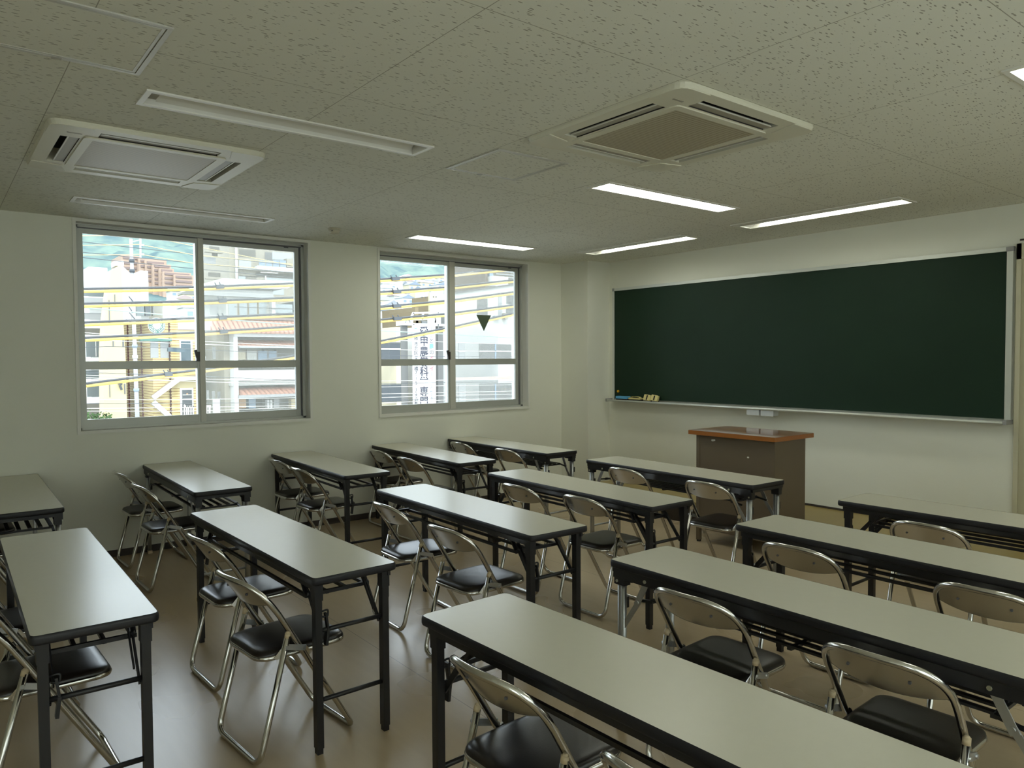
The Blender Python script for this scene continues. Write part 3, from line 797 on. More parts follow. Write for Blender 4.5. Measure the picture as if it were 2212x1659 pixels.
ROW = {1: 'front', 2: 'second', 3: 'third', 4: 'fourth', 5: 'fifth'}
COLN = {'L': 'against the window wall', 'M': 'in the middle column', 'R': 'in the right column'}
TABLES = {'L1': (.004, 4.168, -.006, 'c'), 'L2': (.014, 3.307, -.034, 'b'), 'L3': (.016, 2.338, -.032, 'b'), 'L4': (.010, 1.317, -.021, 'c'), 'L5': (.006, .262, -.019, 'c'),
          'M1': (2.057, 4.156, -.023, 'c'), 'M2': (2.107, 3.137, -.019, 'b'), 'M3': (2.200, 2.203, -.019, 'b'), 'M4': (2.196, 1.093, .017, 'b'), 'M5': (2.220, .247, -.016, 'b'),
          'R1': (4.215, 4.065, .011, 'b'), 'R2': (4.208, 3.103, -.010, 'b'), 'R3': (4.268, 2.171, 0, 'c'), 'R4': (4.353, 1.225, .030, 'b')}
used = set()
for k, (x, y, a, kind) in TABLES.items():
    src = black0 if kind == 'b' else chrome0
    o = src if kind not in used else copy_tree(src)
    used.add(kind)
    o.location = (max(x - .004, .006), y - .004, 0); o.rotation_euler = (0, 0, a)
    legs = 'black legs' if kind == 'b' else 'silver legs'
    tag(o, 'cream-topped folding table with %s, %s row %s' % (legs, ROW[int(k[1])], COLN[k[0]]), 'table', 'folding tables in three columns')

CHAIRS = {'L4a': (.309, 1.334, .04), 'L4b': (1.0, 1.322, .03), 'L3a': (.407, 2.47, .03), 'L3b': (.981, 2.424, .03), 'L2a': (.366, 3.41, .03), 'L2b': (.997, 3.344, .03), 'L1a': (.354, 4.307, .02), 'L1b': (1.073, 4.314, .03),
          'M4a': (2.774, 1.224, .05), 'M4b': (3.483, 1.122, .09), 'M3a': (2.653, 2.27, -.03), 'M3b': (3.348, 2.211, .05), 'M2a': (2.634, 3.229, .03), 'M2b': (3.193, 3.269, .03), 'M1a': (2.583, 4.284, .03), 'M1b': (3.335, 4.252, .03),
          'R1a': (4.805, 4.072, .03), 'R2a': (4.641, 3.187, .03), 'R2b': (5.39, 3.162, .03), 'R3a': (4.768, 2.305, .04), 'R3b': (5.431, 2.295, .03), 'R4a': (4.816, 1.384, .03), 'R4b': (5.447, 1.352, .03),
          'M5a': (2.58, .30, .03), 'M5b': (3.27, .339, .03), 'L5a': (.35, .27, .02), 'L5b': (1.02, .27, .02)}
first = True
for k, (x, y, a) in CHAIRS.items():
    o = chair0 if first else copy_tree(chair0)
    first = False
    dx, dy = {'R': (-.032, -.022), 'M': (-.018, -.028), 'L': (.0, -.02)}[k[0]] if k != 'M4b' else (-.008, -.004)
    o.location = (x + dx, y + dy, 0); o.rotation_euler = (0, 0, a)
    side = 'left' if k[2] == 'a' else 'right'
    where = {'L': 'table against the window wall', 'M': 'table in the middle column', 'R': 'table in the right column'}[k[0]]
    tag(o, '%s chrome folding chair with dark seat at the %s-row %s' % (side, ROW[int(k[1])], where), 'chair', 'chrome folding chairs')

# ================================================================= outside
def emat(name, c, rough=.8, **k): return mat(name, c, rough, spec=.2, **k)
E_white = emat('white_render', (.46, .46, .44)); E_pale = emat('pale_render', (.36, .36, .33)); E_cream = emat('cream_render', (.40, .36, .26))
E_yellow = emat('yellow_render', (.40, .335, .19), noise=.04, nscale=.6)
E_clap = stripes_material('yellow_clapboard', (.40, .32, .15), (.20, .12, .05), .19, .05, 2, .8)
E_beige = emat('beige_tile', (.235, .215, .17), noise=.05, nscale=.5); E_beiged = emat('beige_shadow', (.10, .095, .08))  # second beige is the first one darkened, shade put into the colour
E_grey = emat('grey_panel', (.115, .115, .11)); E_lgrey = emat('light_grey_panel', (.22, .225, .22)); E_brown = emat('brown_tile', (.18, .145, .09)); E_dbrown = emat('dark_brown_tile', (.12, .10, .08))
E_glass = mat('outside_window', (.085, .10, .10), .3, spec=.5); E_glassl = mat('outside_pale_window', (.25, .28, .28), .4); E_dark = mat('outside_dark_window', (.03, .036, .04), .35)
E_tile = stripes_material('orange_roof_tile', (.30, .155, .105), (.16, .075, .05), .34, .12, 1, .8)
E_pink = emat('pink_terrace', (.30, .22, .17), noise=.06, nscale=.3); E_pinkd = emat('pink_terrace_windows', (.17, .13, .12))
E_slate = emat('slate_door', (.06, .085, .10)); E_green = emat('sign_green', (.06, .13, .11)); E_post = emat('dark_red_lattice', (.05, .02, .018))
E_pole = emat('concrete_pole', (.24, .245, .245), noise=.08, nscale=2); E_cblack = mat('cable_black', (.03, .032, .036), .5); E_cyel = mat('cable_yellow_sheath', (.42, .27, .055), .5)
E_wire = mat('wire_dark', (.035, .04, .045), .6); E_wirew = mat('wire_pale', (.42, .42, .38), .6); E_wireg = mat('wire_green', (.20, .30, .24), .6); E_wirey = mat('wire_yellow', (.42, .34, .13), .6)
E_blue = emat('blue_grey_curtain', (.17, .22, .27)); E_orange = emat('orange_curtain', (.36, .22, .12)); E_street = emat('street', (.38, .38, .37)); E_leaf = emat('shrub_leaf', (.045, .085, .03), noise=.5, nscale=3)
E_roofs = [emat('roof_grey', (.20, .21, .23)), emat('roof_blue_grey', (.16, .19, .23)), emat('roof_pale', (.32, .31, .30)), emat('roof_rose', (.26, .21, .20))]
def hill_material():
    M = bpy.data.materials.new('hazy_wooded_hill'); M.use_nodes = True
    nt = M.node_tree; N = nt.nodes; L = nt.links; b = N['Principled BSDF']; b.inputs['Roughness'].default_value = 1; b.inputs['Specular IOR Level'].default_value = 0
    tc = N.new('ShaderNodeTexCoord')
    n = N.new('ShaderNodeTexNoise'); n.inputs['Scale'].default_value = .05; n.inputs['Detail'].default_value = 8; n.inputs['Roughness'].default_value = .6; L.new(tc.outputs['Object'], n.inputs['Vector'])
    r = N.new('ShaderNodeMapRange'); r.inputs['From Min'].default_value = .35; r.inputs['From Max'].default_value = .65; L.new(n.outputs['Fac'], r.inputs['Value'])
    c = N.new('ShaderNodeMix'); c.data_type = 'RGBA'; c.inputs[6].default_value = (.070, .105, .112, 1); c.inputs[7].default_value = (.135, .180, .150, 1)  # bluish tones put the distance haze into the colour
    L.new(r.outputs[0], c.inputs[0]); L.new(c.outputs[2], b.inputs['Base Color'])
    return M
E_hill = hill_material()

MB().add([(-2000, -600, ZG), (-.5, -600, ZG), (-.5, 1500, ZG), (-2000, 1500, ZG)], [(0, 1, 2, 3)]).build('ground', E_street, fix=False)
tag(bpy.data.objects['ground'], kind='structure')
# hill
from mathutils import noise as mnoise
def hill_z(x, y):
    ks = [(-150, -8), (-250, 7), (-520, 44), (-1000, 225), (-1300, 235)]
    for (xa, za), (xb, zb) in zip(ks, ks[1:]):
        if xb <= x <= xa:
            z = za + (zb - za) * (xa - x) / (xa - xb); break
    return z + 12 * mnoise.noise(Vector((x / 160, y / 160, 3)))* min(1, max(0, (-x - 300) / 200))
v, f = [], []
xs = [-150 - 11.5 * i for i in range(100)]; ys = [-40 + 12 * j for j in range(100)]
for i, x in enumerate(xs):
    for y in ys:
        k = min(1, max(0, (-x - 500) / 60))
        v.append((x, y, hill_z(x, y) + k * (9 * mnoise.noise(Vector((x / 17, y / 17, 0))) + 5 * mnoise.noise(Vector((x / 41, y / 41, 9))))))
for i in range(len(xs) - 1):
    for j in range(len(ys) - 1):
        a = i * len(ys) + j; f.append((a, a + 1, a + len(ys) + 1, a + len(ys)))
m = MB(); m.add(v, f, True); tag(m.build('hill', E_hill), kind='structure')

def rect(u0, v0, u1, v1, X):
    um, vm = (u0 + u1) / 2, (v0 + v1) / 2
    return at_x(u0, vm, X).y, at_x(u1, vm, X).y, at_x(um, v1, X).z, at_x(um, v0, X).z
class Bld:
    """a building across the street; rectangles are read off on its facade plane x = X"""
    def __init__(s, name, label, X, cat='building'):
        s.X = X; s.t = thing(name, label, cat, (X, at_x(500, 800, X).y, ZG)); s.o = Vector((X, at_x(500, 800, X).y, ZG))
    def slab(s, name, r, m, out=0., deep=.1, ground=False, parent=None):
        y0, y1, z0, z1 = rect(*r, s.X)
        if ground: z0 = ZG
        if deep > 1: y0 = min(y1 - .5, at_x(r[0], (r[1] + r[3]) / 2, s.X - deep).y)   # its side wall shows too
        q = MB(); q.box(-deep, out, y0 - s.o.y, y1 - s.o.y, z0 - s.o.z, z1 - s.o.z)
        return q.build(name, m, parent or s.t)
    def poly(s, name, pts, m, x0=-1.5, x1=0.):
        q = MB(); q.prism([(p.y - s.o.y, p.z - s.o.z) for p in (at_x(u, vv, s.X) for u, vv in pts)], x0, x1, axis=0)
        return q.build(name, m, s.t)
    def window(s, r, m, name='window', out=.04): return s.slab(name, r, m, out, .05)
    def bar(s, name, a, b, wd, m, x=.15):
        p, q = at_x(*a, s.X), at_x(*b, s.X); o = s.o
        k = MB(); k.beam((x, p.y - o.y, p.z - o.z), (x, q.y - o.y, q.z - o.z), wd, wd, up=(1, 0, 0)); return k.build(name, m, s.t)
    def eave(s, name, r, m, out=1.2):
        """sloping tiled roof band standing out from the facade"""
        y0, y1, z0, z1 = rect(*r, s.X); o = s.o
        k = MB(); k.add([(0, y0 - o.y, z1 - o.z), (0, y1 - o.y, z1 - o.z), (out, y1 - o.y, z0 - o.z), (out, y0 - o.y, z0 - o.z), (0, y0 - o.y, z0 - o.z - .12), (0, y1 - o.y, z0 - o.z - .12), (out, y1 - o.y, z0 - o.z - .12), (out, y0 - o.y, z0 - o.z - .12)],
                        [(0, 1, 2, 3), (4, 7, 6, 5), (0, 4, 5, 1), (3, 2, 6, 7), (0, 3, 7, 4), (1, 5, 6, 2)])
        return k.build(name, m, s.t)

# --- first window, left: white banded block, yellow tower, clapboard building
b = Bld('office_building', 'white office block with grey window bands at the left of the first window', -52)
b.slab('wall', (140, 576, 236, 905, ), E_white, 0, 12, True)
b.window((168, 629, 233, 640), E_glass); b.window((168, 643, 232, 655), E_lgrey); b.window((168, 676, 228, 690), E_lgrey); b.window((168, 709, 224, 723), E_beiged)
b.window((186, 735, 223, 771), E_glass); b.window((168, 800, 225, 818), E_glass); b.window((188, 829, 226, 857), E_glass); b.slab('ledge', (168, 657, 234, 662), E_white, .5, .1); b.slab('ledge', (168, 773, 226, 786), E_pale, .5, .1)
b.window((206, 737, 207.5, 770), E_pale, 'mullion', .08); b.window((168, 871, 226, 905), E_beiged, 'shade_panel', .02)  # bottom panel is flat, its shade painted by the darkened beige
b = Bld('gabled_tower', 'tapering yellow gabled tower beside the white office block', -48.2)
b.poly('wall', [(224, 905), (222.5, 760), (226, 690), (239.5, 584), (262, 571), (266, 690), (271, 760), (275, 905)], E_yellow)
b.poly('side_wall', [(262, 571), (282, 590), (284, 690), (285, 700), (267, 700)], E_white, -1.7, -.1)
b.slab('chimney', (261, 562, 271, 573), E_white, -.5, 2)
for r in ((247, 636, 249, 662), (235, 648, 237, 700), (243, 736, 246, 748), (264, 731, 268, 749), (268, 829, 271, 851), (236, 831, 238, 858)): b.window(r, E_grey)
b.bar('wall_bracket', (254, 828), (263, 830), .12, E_wire); b.bar('wall_bracket', (258, 832), (262, 842), .12, E_wire)
b = Bld('clapboard_building', 'yellow clapboard building with a round green sign and white stair', -50)
b.slab('wall', (266, 690, 431, 905), E_clap, 0, 10, True)
b.slab('upper_block', (285, 583, 324.5, 690), E_white, -.5, 6); b.slab('upper_block', (324, 652, 372, 690), E_white, -.5, 6); b.slab('white_panel', (384, 690, 431, 712), E_white, .05)
b.window((296, 658, 312, 682), E_glass, out=-.4); b.window((314, 658, 326, 682), E_dark, out=-.4); b.window((330, 656, 333, 682), E_grey, out=-.4)
for u in (277, 306, 366.5):
    y0, y1, z0, z1 = rect(u - 1.6, 694, u + 1.6, 904, b.X); q = MB(); n = 30
    for k in range(n):
        za = z0 + (z1 - z0) * k / n; q.box(.06, .16, y0 - b.o.y, y1 - b.o.y, za - b.o.z, za + (z1 - z0) / n * .62 - b.o.z)
    q.box(.05, .08, (y0 + y1) / 2 - .03 - b.o.y, (y0 + y1) / 2 + .03 - b.o.y, z0 - b.o.z, z1 - b.o.z)
    b_ = q.build('lattice_post', E_post, b.t)
c = at_x(337, 703.5, b.X); R = (at_x(355.5, 703.5, b.X).y - at_x(318.5, 703.5, b.X).y) / 2
def disc(r0, x0, x1, wob=0, n=40): return [( (c.y - b.o.y) + r0 * (1 + wob * math.cos(8 * a)) * math.cos(a), (c.z - b.o.z) + r0 * (1 + wob * math.cos(8 * a)) * math.sin(a)) for a in (2 * PI * k / n for k in range(n))]
so = MB().prism(disc(R, 0, 0), .10, .20, axis=0).build('round_sign', E_white, b.t)
MB().prism(disc(R * .95, 0, 0), .20, .21, axis=0).build('sign_ring', E_green, so)
q = MB()
for k in range(26):
    a = 2 * PI * k / 26; 
    if k % 7 == 6: continue
    dv = Vector((0, math.cos(a), math.sin(a))); pv = Vector((.215, c.y - b.o.y, c.z - b.o.z))
    q.beam(pv + dv * R * .70, pv + dv * R * .88, R * .10, .02, up=(1, 0, 0))
    if k % 2: q.beam(pv + dv * R * .72 + Vector((0, -dv.z, dv.y)) * R * .06, pv + dv * R * .72 - Vector((0, -dv.z, dv.y)) * R * .06, R * .05, .02, up=(1, 0, 0))
q.build('ring_lettering', E_white, so)
MB().prism(disc(R * .62, 0, 0), .21, .22, axis=0).build('sign_centre', E_white, so)
MB().prism(disc(R * .58, 0, 0, .07), .22, .225, axis=0).build('centre_outline', E_green, so)
MB().prism(disc(R * .48, 0, 0, .07), .225, .235, axis=0).build('centre_emblem', E_white, so)
b.window((325, 737, 342, 773), E_lgrey); b.window((346, 737, 365, 773), E_lgrey); b.slab('awning', (300, 731, 368, 737), E_green, .4)
b.slab('door_surround', (388, 735, 416, 784), E_white, .03); b.window((391, 737, 411.5, 784), E_slate, 'upper_door', .06); b.bar('lamp_arm', (356, 755), (392, 757), .30, E_slate, .8)
b.slab('door_surround', (389, 838, 418, 905), E_white, .03); b.window((393.5, 842, 414.5, 904), E_dark, 'lower_door', .06); b.window((394, 852, 414, 853.5), E_pale, 'door_muntin', .08); b.window((394, 861, 414, 862.5), E_pale, 'door_muntin', .08); b.window((402, 849.5, 405.5, 852), E_orange, 'door_notice', .09)
b.slab('canopy', (371, 814, 431, 821), E_white, .6); b.slab('gable_wall', (372, 822, 431, 838), E_yellow, .02)
b.bar('stair_flight', (379, 820), (326, 859), .34, E_white, .5); b.bar('stair_flight', (327, 868), (362, 899), .34, E_pale, .5); b.bar('stair_edge', (372, 818), (321, 858), .14, E_brown, .55); b.bar('stair_edge', (331, 876), (360, 902), .14, E_brown, .55)
for u in (395, 400, 404, 409, 414): b.bar('railing_post', (u, 876), (u, 900), .09, E_white, .4)
b.bar('hand_rail', (394, 874), (398, 877), .09, E_white, .4); b.bar('hand_rail', (398, 877), (415, 877), .09, E_white, .4)

# crow on the white block
p = at_x(320.6, 581.2, -50.5)
t = thing('crow', 'black crow perched on the white upper block of the clapboard building', 'bird', (p.x - 2, p.y, p.z))
t.location.z = rect(285, 583, 324.5, 690, -50)[3]
q = MB(); q.tube([(0, -.10, .04), (0, -.05, .08), (0, .02, .12), (0, .07, .16)], .045, 8); q.tube([(0, .06, .15), (0, .09, .20), (0, .10, .23)], .03, 8); q.tube([(0, -.08, .06), (0, -.22, .0)], .03, 6, r2=.012); q.tube([(0, .11, .22), (0, .16, .21)], .012, 6, r2=.003)
q.build('crow_body', E_cblack, t)
for s_ in (-.02, .02): MB().cyl((s_, 0, 0), (s_, .01, .09), .006, 5).build('crow_leg', E_cblack, t)

# utility pole
p0, p1 = at_x(297, 912, -38), at_x(282.8, 516, -38)
t = thing('utility_pole', 'grey concrete utility pole in front of the clapboard building', 'pole', (p0.x, p0.y, ZG)); o = Vector((p0.x, p0.y, ZG))
dv = (p1 - p0) / (p1.z - p0.z)
MB().tube([(0, 0, 0) + (Vector((0, 0, 0)) if False else Vector()) if False else dv * (ZG - p0.z) + (p0 - o), p1 - o], .125, 14, r2=.085).build('pole_shaft', E_pole, t)
def onp(vv): return p0 + (p1 - p0) * ((912 - vv) / (912 - 516)) - o
a = onp(523); e = at_x(303, 514, -38) - o
MB().beam(a, e + Vector((0, 0, -.1)), .06, .06).build('cross_arm', E_pole, t)
MB().tube([e, at_x(303.5, 557, -38) - o], .05, 8).build('insulator_post', E_white, t)
for vv in (530, 550):
    k = at_x(305, vv, -38) - o; MB().tube([k + Vector((.1, -.06, 0)), k + Vector((.1, .12, 0))], .055, 8).build('insulator', E_white, t)
for vv, c_ in ((563, E_wire), (585, E_wire), (747, E_blue), (770, E_white), (842, E_blue)):
    k = onp(vv); MB().tube([k - Vector((0, 0, .07)), k + Vector((0, 0, .09))], .14, 12).build('pole_band', c_, t)
for (u0, v0, u1, v1) in ((278, 640, 290, 655), (279, 675, 292, 690), (272, 690, 284, 697), (277, 660, 287, 676)):
    MB().beam(at_x(u0, v0, -37.7) - o, at_x(u1, v1, -37.7) - o, .05, .05).build('bracket', E_wire, t)

# --- first window, right pane
b = Bld('apartment_tower', 'tall beige apartment tower with balconies behind the white house', -88)
b.slab('wall', (424, 330, 690, 720), E_beige, 0, 14, True)
for r, mm in (((516, 560, 542, 579), E_glassl), ((588, 546, 630, 562), E_glassl), ((572, 545, 588, 562), E_grey), ((438, 556, 466, 569), E_lgrey), ((515, 597, 530, 606), E_glassl), ((572, 601, 632, 612), E_glassl), ((590, 621, 613, 637), E_glassl)): b.window(r, mm)
for r in ((452, 533, 474, 541), (516, 539, 552, 556), (450, 589, 476, 598), (458, 541, 470, 554), (516, 596, 555, 606), (553, 590, 640, 600)): b.window(r, E_beiged, 'balcony_shade', .02)  # flat dark strips painting the shade under the balconies
b.slab('balcony_slab', (550, 579, 660, 588), E_white, 1.0); b.slab('balcony_slab', (512, 579, 552, 583), E_pale, .8); b.slab('balcony_slab', (440, 543, 478, 547), E_beige, .8); b.slab('balcony_slab', (440, 600, 478, 604), E_beige, .8)
for u in (554, 569, 584, 599): b.slab('balcony_glass', (u, 564, u + 13, 579), E_blue, .95, -.9)
b.slab('balcony_parapet', (613, 562, 660, 580), E_beige, 1.0); b.bar('drain_pipe', (508.5, 510), (510, 606), .25, E_white, .2)
b = Bld('white_house', 'white house with a broad flat eave in front of the apartment tower', -64)
b.slab('wall', (434, 622, 588, 700), E_pale, 0, 8, True); b.slab('annex', (588, 648, 660, 700), E_lgrey, -.4, 8, True)
b.poly('roof', [(430, 621), (473, 603.5), (640, 611), (612, 624.5), (588, 626)], E_white, -8, 1.2); b.slab('upper_wall', (436, 626, 588, 641), E_white, .3)
for u in (494, 517, 537.5, 559): b.window((u, 652, u + 16, 687), E_glassl)
b.window((454, 654, 470, 680), E_lgrey); b.window((590, 657, 632, 676), E_glassl, out=-.3)
for u in (513.5, 535, 556): b.window((u, 650, u + 2, 690), E_brown, 'mullion', .08)
b.slab('porch_column', (581, 648, 588.5, 692), E_white, .8); b.bar('rail', (500, 664), (632, 669), .07, E_grey, .9); b.bar('aerial', (573.5, 596), (575, 611), .08, E_white, 0); b.bar('aerial', (563, 588), (600, 590), .06, E_white, 0)
b = Bld('tiled_shop', 'shop house with three orange tiled eaves at the right of the first window', -48)
b.slab('wall', (434, 716, 500, 905), E_beige, 0, 9, True); b.slab('gallery_wall', (499, 716, 665, 905), E_beiged, -.8, 8, True)  # set-back wall has its shade in the darkened beige
b.eave('tiled_roof', (447, 690, 665, 718), E_tile, 1.4); b.slab('ridge', (455, 686, 665, 691), E_pinkd, .2); b.slab('gable_end', (434, 694, 450, 714), E_white, .8)
b.slab('fascia', (496, 717, 665, 729), E_white, 1.0); b.slab('soffit_wall', (505, 729, 665, 737), E_grey, .0); b.eave('tiled_eave', (506, 735, 665, 747), E_tile, 1.3); b.slab('gutter', (504, 748, 665, 752.5), E_lgrey, 1.35, -1.1)
for (u0, u1, mm) in ((507, 531, E_cream), (534, 555, E_pale), (557.5, 578, E_blue), (580.5, 598, E_blue)): b.window((u0, 758, u1, 777), mm, out=-.7)
for u in (531, 555, 578, 598): b.window((u, 755, u + 3, 782), E_dbrown, 'post', -.6)
b.slab('balcony_parapet', (499, 799, 665, 820), E_white, 1.0); b.slab('band', (494, 821, 665, 831), E_pale, .6); b.eave('tiled_eave', (509, 836, 665, 849), E_tile, 1.3); b.slab('gutter', (503, 850, 665, 856), E_lgrey, 1.35, -1.1)
for (u0, u1, mm) in ((517, 532, E_orange), (538, 553, E_blue), (592, 604, E_lgrey), (630, 660, E_yellow)): b.window((u0, 862, u1, 882), mm, 'shop_curtain', -.6)
for u in (578, 584.5): b.window((u, 864, u + 4.5, 882), E_white, 'shop_bottle', -.5)
b.slab('corner_column', (497, 716, 506, 905), E_white, .9); b.window((459, 749, 465.5, 776), E_grey); b.window((446, 843, 451, 862), E_grey); b.window((457.5, 845, 464, 862), E_grey); b.window((470, 846, 476, 882), E_grey)
b.slab('gate_pillar', (454, 862, 464, 900), E_white, 1.2, -.6); b.slab('corner_board', (437.5, 769, 443, 824), E_white, .2)
b.bar('fence_rail', (436, 876), (450, 876), .1, E_white, .6)
for u in (440, 447): b.bar('fence_post', (u, 876), (u, 905), .12, E_white, .6)

# shrub at the foot of the office block
p = at_x(196, 893, -46.5)
t = thing('shrub', 'green leafy shrub at the foot of the white office block', 'shrub', (p.x, p.y, p.z - 1.2))
q = MB()
for k in range(900):
    a, bb, rr = random.uniform(0, 2 * PI), random.uniform(-.3, 1), random.uniform(.6, 1)
    c_ = Vector((math.cos(a) * .7 * rr, math.sin(a) * 1.25 * rr, .35 + bb * 1.15 * rr * (1 - .3 * abs(math.sin(a)))))
    d1 = Vector((random.uniform(-1, 1), random.uniform(-1, 1), random.uniform(-1, 1))).normalized() * .09; d2 = d1.cross(Vector((random.uniform(-1, 1), random.uniform(-1, 1), .3))).normalized() * .06
    q.add([c_ - d1, c_ - d2, c_ + d1, c_ + d2], [(0, 1, 2, 3)])
q.build('foliage', E_leaf, t, fix=False)
MB().cyl((0, 0, 1.2 + ZG - p.z), (0, 0, .6), .08, 8).build('stem', E_brown, t)

# --- hillside: terraced flats and small houses
t = thing('terraced_flats', 'pink terraced apartment block stepping down the wooded hill', 'building', tuple(at_x(350, 620, -470)))
o = Vector(t.location)
for (u0, v0, u1, v1, dx) in ((262, 552, 304, 585, 22), (300, 560, 360, 600, 18), (314, 563, 358, 612, 14), (330, 571, 370, 626, 10), (345, 580, 376, 626, 6), (352, 588, 413, 626, 3), (376, 594, 418, 632, 0), (300, 568, 322, 583, 16)):
    y0, y1, z0, z1 = rect(u0, v0, u1, v1, -470 - dx); q = MB(); q.box(-30 - dx, -dx, y0 - o.y, y1 - o.y, z0 - o.z - 8, z1 - o.z)
    wq = q.build('terrace', E_pink, t)
    nb = max(1, int((v1 - v0) / 9))
    for k in range(nb):
        zz = z1 - (k + .45) * (z1 - z0) / nb
        MB().box(-dx, -dx + .5, y0 - o.y + 1, y1 - o.y - 1, zz - o.z - .8, zz - o.z + .5).build('window_band', E_pinkd, wq)
houses = []
for k in range(70):
    if k < 58: u = random.uniform(822, 1010); vv = random.uniform(606, 688)
    else: u = random.uniform(362, 428); vv = random.uniform(640, 690)
    if 884 < u < 1000 and vv > 640: vv = random.uniform(606, 636)
    X = -500 + (vv - 606) / 82 * 240
    pp = at_x(u, vv, X)
    if all((pp.y - h_[3]) ** 2 / 13.5 ** 2 > 1 or abs(X - h_[0]) > 10 for h_ in houses): houses.append((X, u, vv, pp.y))
hn = 0
for X, u, vv, _y in sorted(houses):
    p = at_x(u, vv, X); wd, hh, dp = random.uniform(7, 12), random.uniform(4.5, 6.5), 8
    t = thing('hillside_house', 'small pale house among many on the hillside seen through the windows', 'house', (X, p.y, p.z), group='small houses on the hillside'); hn += 1
    MB().box(-dp, 0, -wd / 2, wd / 2, -9, hh * .62).build('wall', random.choice([E_white, E_pale, E_white, E_cream]), t)
    q = MB(); e = .5
    if random.random() < .6: q.prism([(-wd / 2 - e, hh * .62), (wd / 2 + e, hh * .62), (0, hh)], -dp - e, e, axis=0)
    else: q.prism([(-dp - e, hh * .62), (e, hh * .62), (-dp / 2, hh)], -wd / 2 - e, wd / 2 + e, axis=1)
    q.build('roof', random.choice(E_roofs), t)
    for s_ in (-.25, .22): MB().box(0, .06, s_ * wd - .9, s_ * wd + .9, hh * .15, hh * .42).build('window', E_blue, t)

# --- second window
b = Bld('brown_building', 'plain brown block with tiny square openings behind the banner building', -82)
b.slab('wall', (906, 633, 975, 705), E_brown, 0, 10, True); b.slab('wing', (887, 663, 908, 705), E_brown, -.5, 10, True); b.slab('lighter_bay', (926, 632, 945, 705), E_cream, .3)
for u in (911, 919): b.window((u, 641, u + 1.4, 643.5), E_dark)
for u in (933, 938.5, 944): b.window((u, 640, u + 1.8, 643), E_dark, out=.35)
b.window((952, 655, 966, 670), E_glassl)
b = Bld('dark_tower', 'grey brown tower block rising at the top right of the second window', -96)
b.slab('wall', (1008, 480, 1053, 660), E_dbrown, 0, 10, True); b.slab('side_wing', (1053, 500, 1180, 660), E_beige, -1, 10, True)
b.slab('roof_tank', (1056, 598, 1090, 619), E_white, 1.0); b.window((1058, 590, 1066, 597), E_blue, out=-.9)
for vv in (586, 592, 598): b.slab('louvre_band', (1072, vv, 1120, vv + 2.5), E_lgrey, -.6)
b = Bld('parapet_building', 'cream building with plain parapet and slate windows behind the white facade', -62)
b.poly('wall', [(975, 1010), (975, 634), (1060, 621.5), (1180, 603), (1180, 1010)], E_pale, -3, 0) 
for r in ((1030.5, 645, 1053, 684), (1094, 638, 1112, 657), (1093, 665, 1112, 680)): b.window(r, E_grey)
b.window((1076.5, 640, 1084, 681), E_lgrey); b.bar('parapet_line', (975, 634), (1120, 612.5), .18, E_grey, .1)
b.slab('equipment', (1085, 677, 1092, 690), E_beige, .5); b.slab('equipment', (1064, 683, 1076, 688), E_blue, .5)
b = Bld('banner_building', 'white facade building carrying a tall vertical banner sign', -46)
b.slab('left_wing', (800, 706, 868, 905), E_cream, 0, 9, True); b.slab('right_wing', (956, 702, 1180, 905), E_white, 0, 9, True); b.slab('centre_bay', (866, 703, 958, 905), E_white, -.2, 9, True)
b.slab('grey_panel', (866, 703, 881, 905), E_grey, .02); b.slab('grey_panel', (942.5, 703, 957.5, 905), E_grey, .02)
b.window((822.5, 741, 864.5, 780), E_dark); b.window((823.5, 830, 866, 868), E_dark); b.slab('window_head', (822.5, 739, 865, 741.5), E_grey, .08); b.window((822.5, 752.5, 864.5, 755.5), E_white, 'transom', .08)
for r in ((990, 741, 1004, 779), (991, 830, 1005.5, 872)): b.window(r, E_lgrey)
for r in ((1035, 742.5, 1104, 779), (1036, 828, 1105, 867)): b.window(r, E_grey)
for r in ((1035, 757.5, 1104, 760), (990, 757.5, 1004, 760.5)): b.window(r, E_white, 'transom', .08)
for (v0, v1) in ((743, 779), (829, 867)): b.window((1068, v0, 1071, v1), E_blue, 'mullion', .08)
b.slab('pink_band', (983, 813, 1180, 819), emat('pale_pink_band', (.36, .29, .25)), .05); b.slab('roof_shed', (982, 681, 991, 703), E_grey, -1.5, 2)
b.poly('roof_dome', [(991, 703), (991, 676), (1005, 679), (1020, 686), (1034, 698), (1036, 703)], E_white, -5, -1.5)
b.slab('roof_edge', (866, 699, 958, 704), E_white, .3)
q = b.slab('outdoor_unit', (868.5, 689, 890, 703), E_white, .2, 1)
y0, y1, z0, z1 = rect(873, 690.5, 883, 701.5, b.X); cy_, cz_, r_ = (y0 + y1) / 2 - b.o.y, (z0 + z1) / 2 - b.o.z, (y1 - y0) / 2
MB().tube([(.26, cy_ + r_ * math.cos(k * PI / 10), cz_ + r_ * math.sin(k * PI / 10)) for k in range(20)], .05, 6, closed=True).build('fan_ring', E_lgrey, q)
for a_, e_ in (((896, 676), (952, 674.5)), ((893, 684), (897, 675)), ((943, 697), (951, 675)), ((893, 690), (944, 688)), ((893, 684), (893, 703)), ((944, 684), (944, 703)), ((918, 677), (916, 690))): b.bar('roof_sign_frame', a_, e_, .14, E_white, -.3)
for u in (894, 907, 913, 926): b.slab('roof_equipment', (u, 692, u + 5, 700), E_brown if u < 915 else E_lgrey, -.6, 1.5)
b.bar('banner_rail', (889.5, 700), (890.5, 905), .1, E_grey, .3); b.bar('banner_rail', (942.5, 700), (943, 905), .1, E_grey, .3)

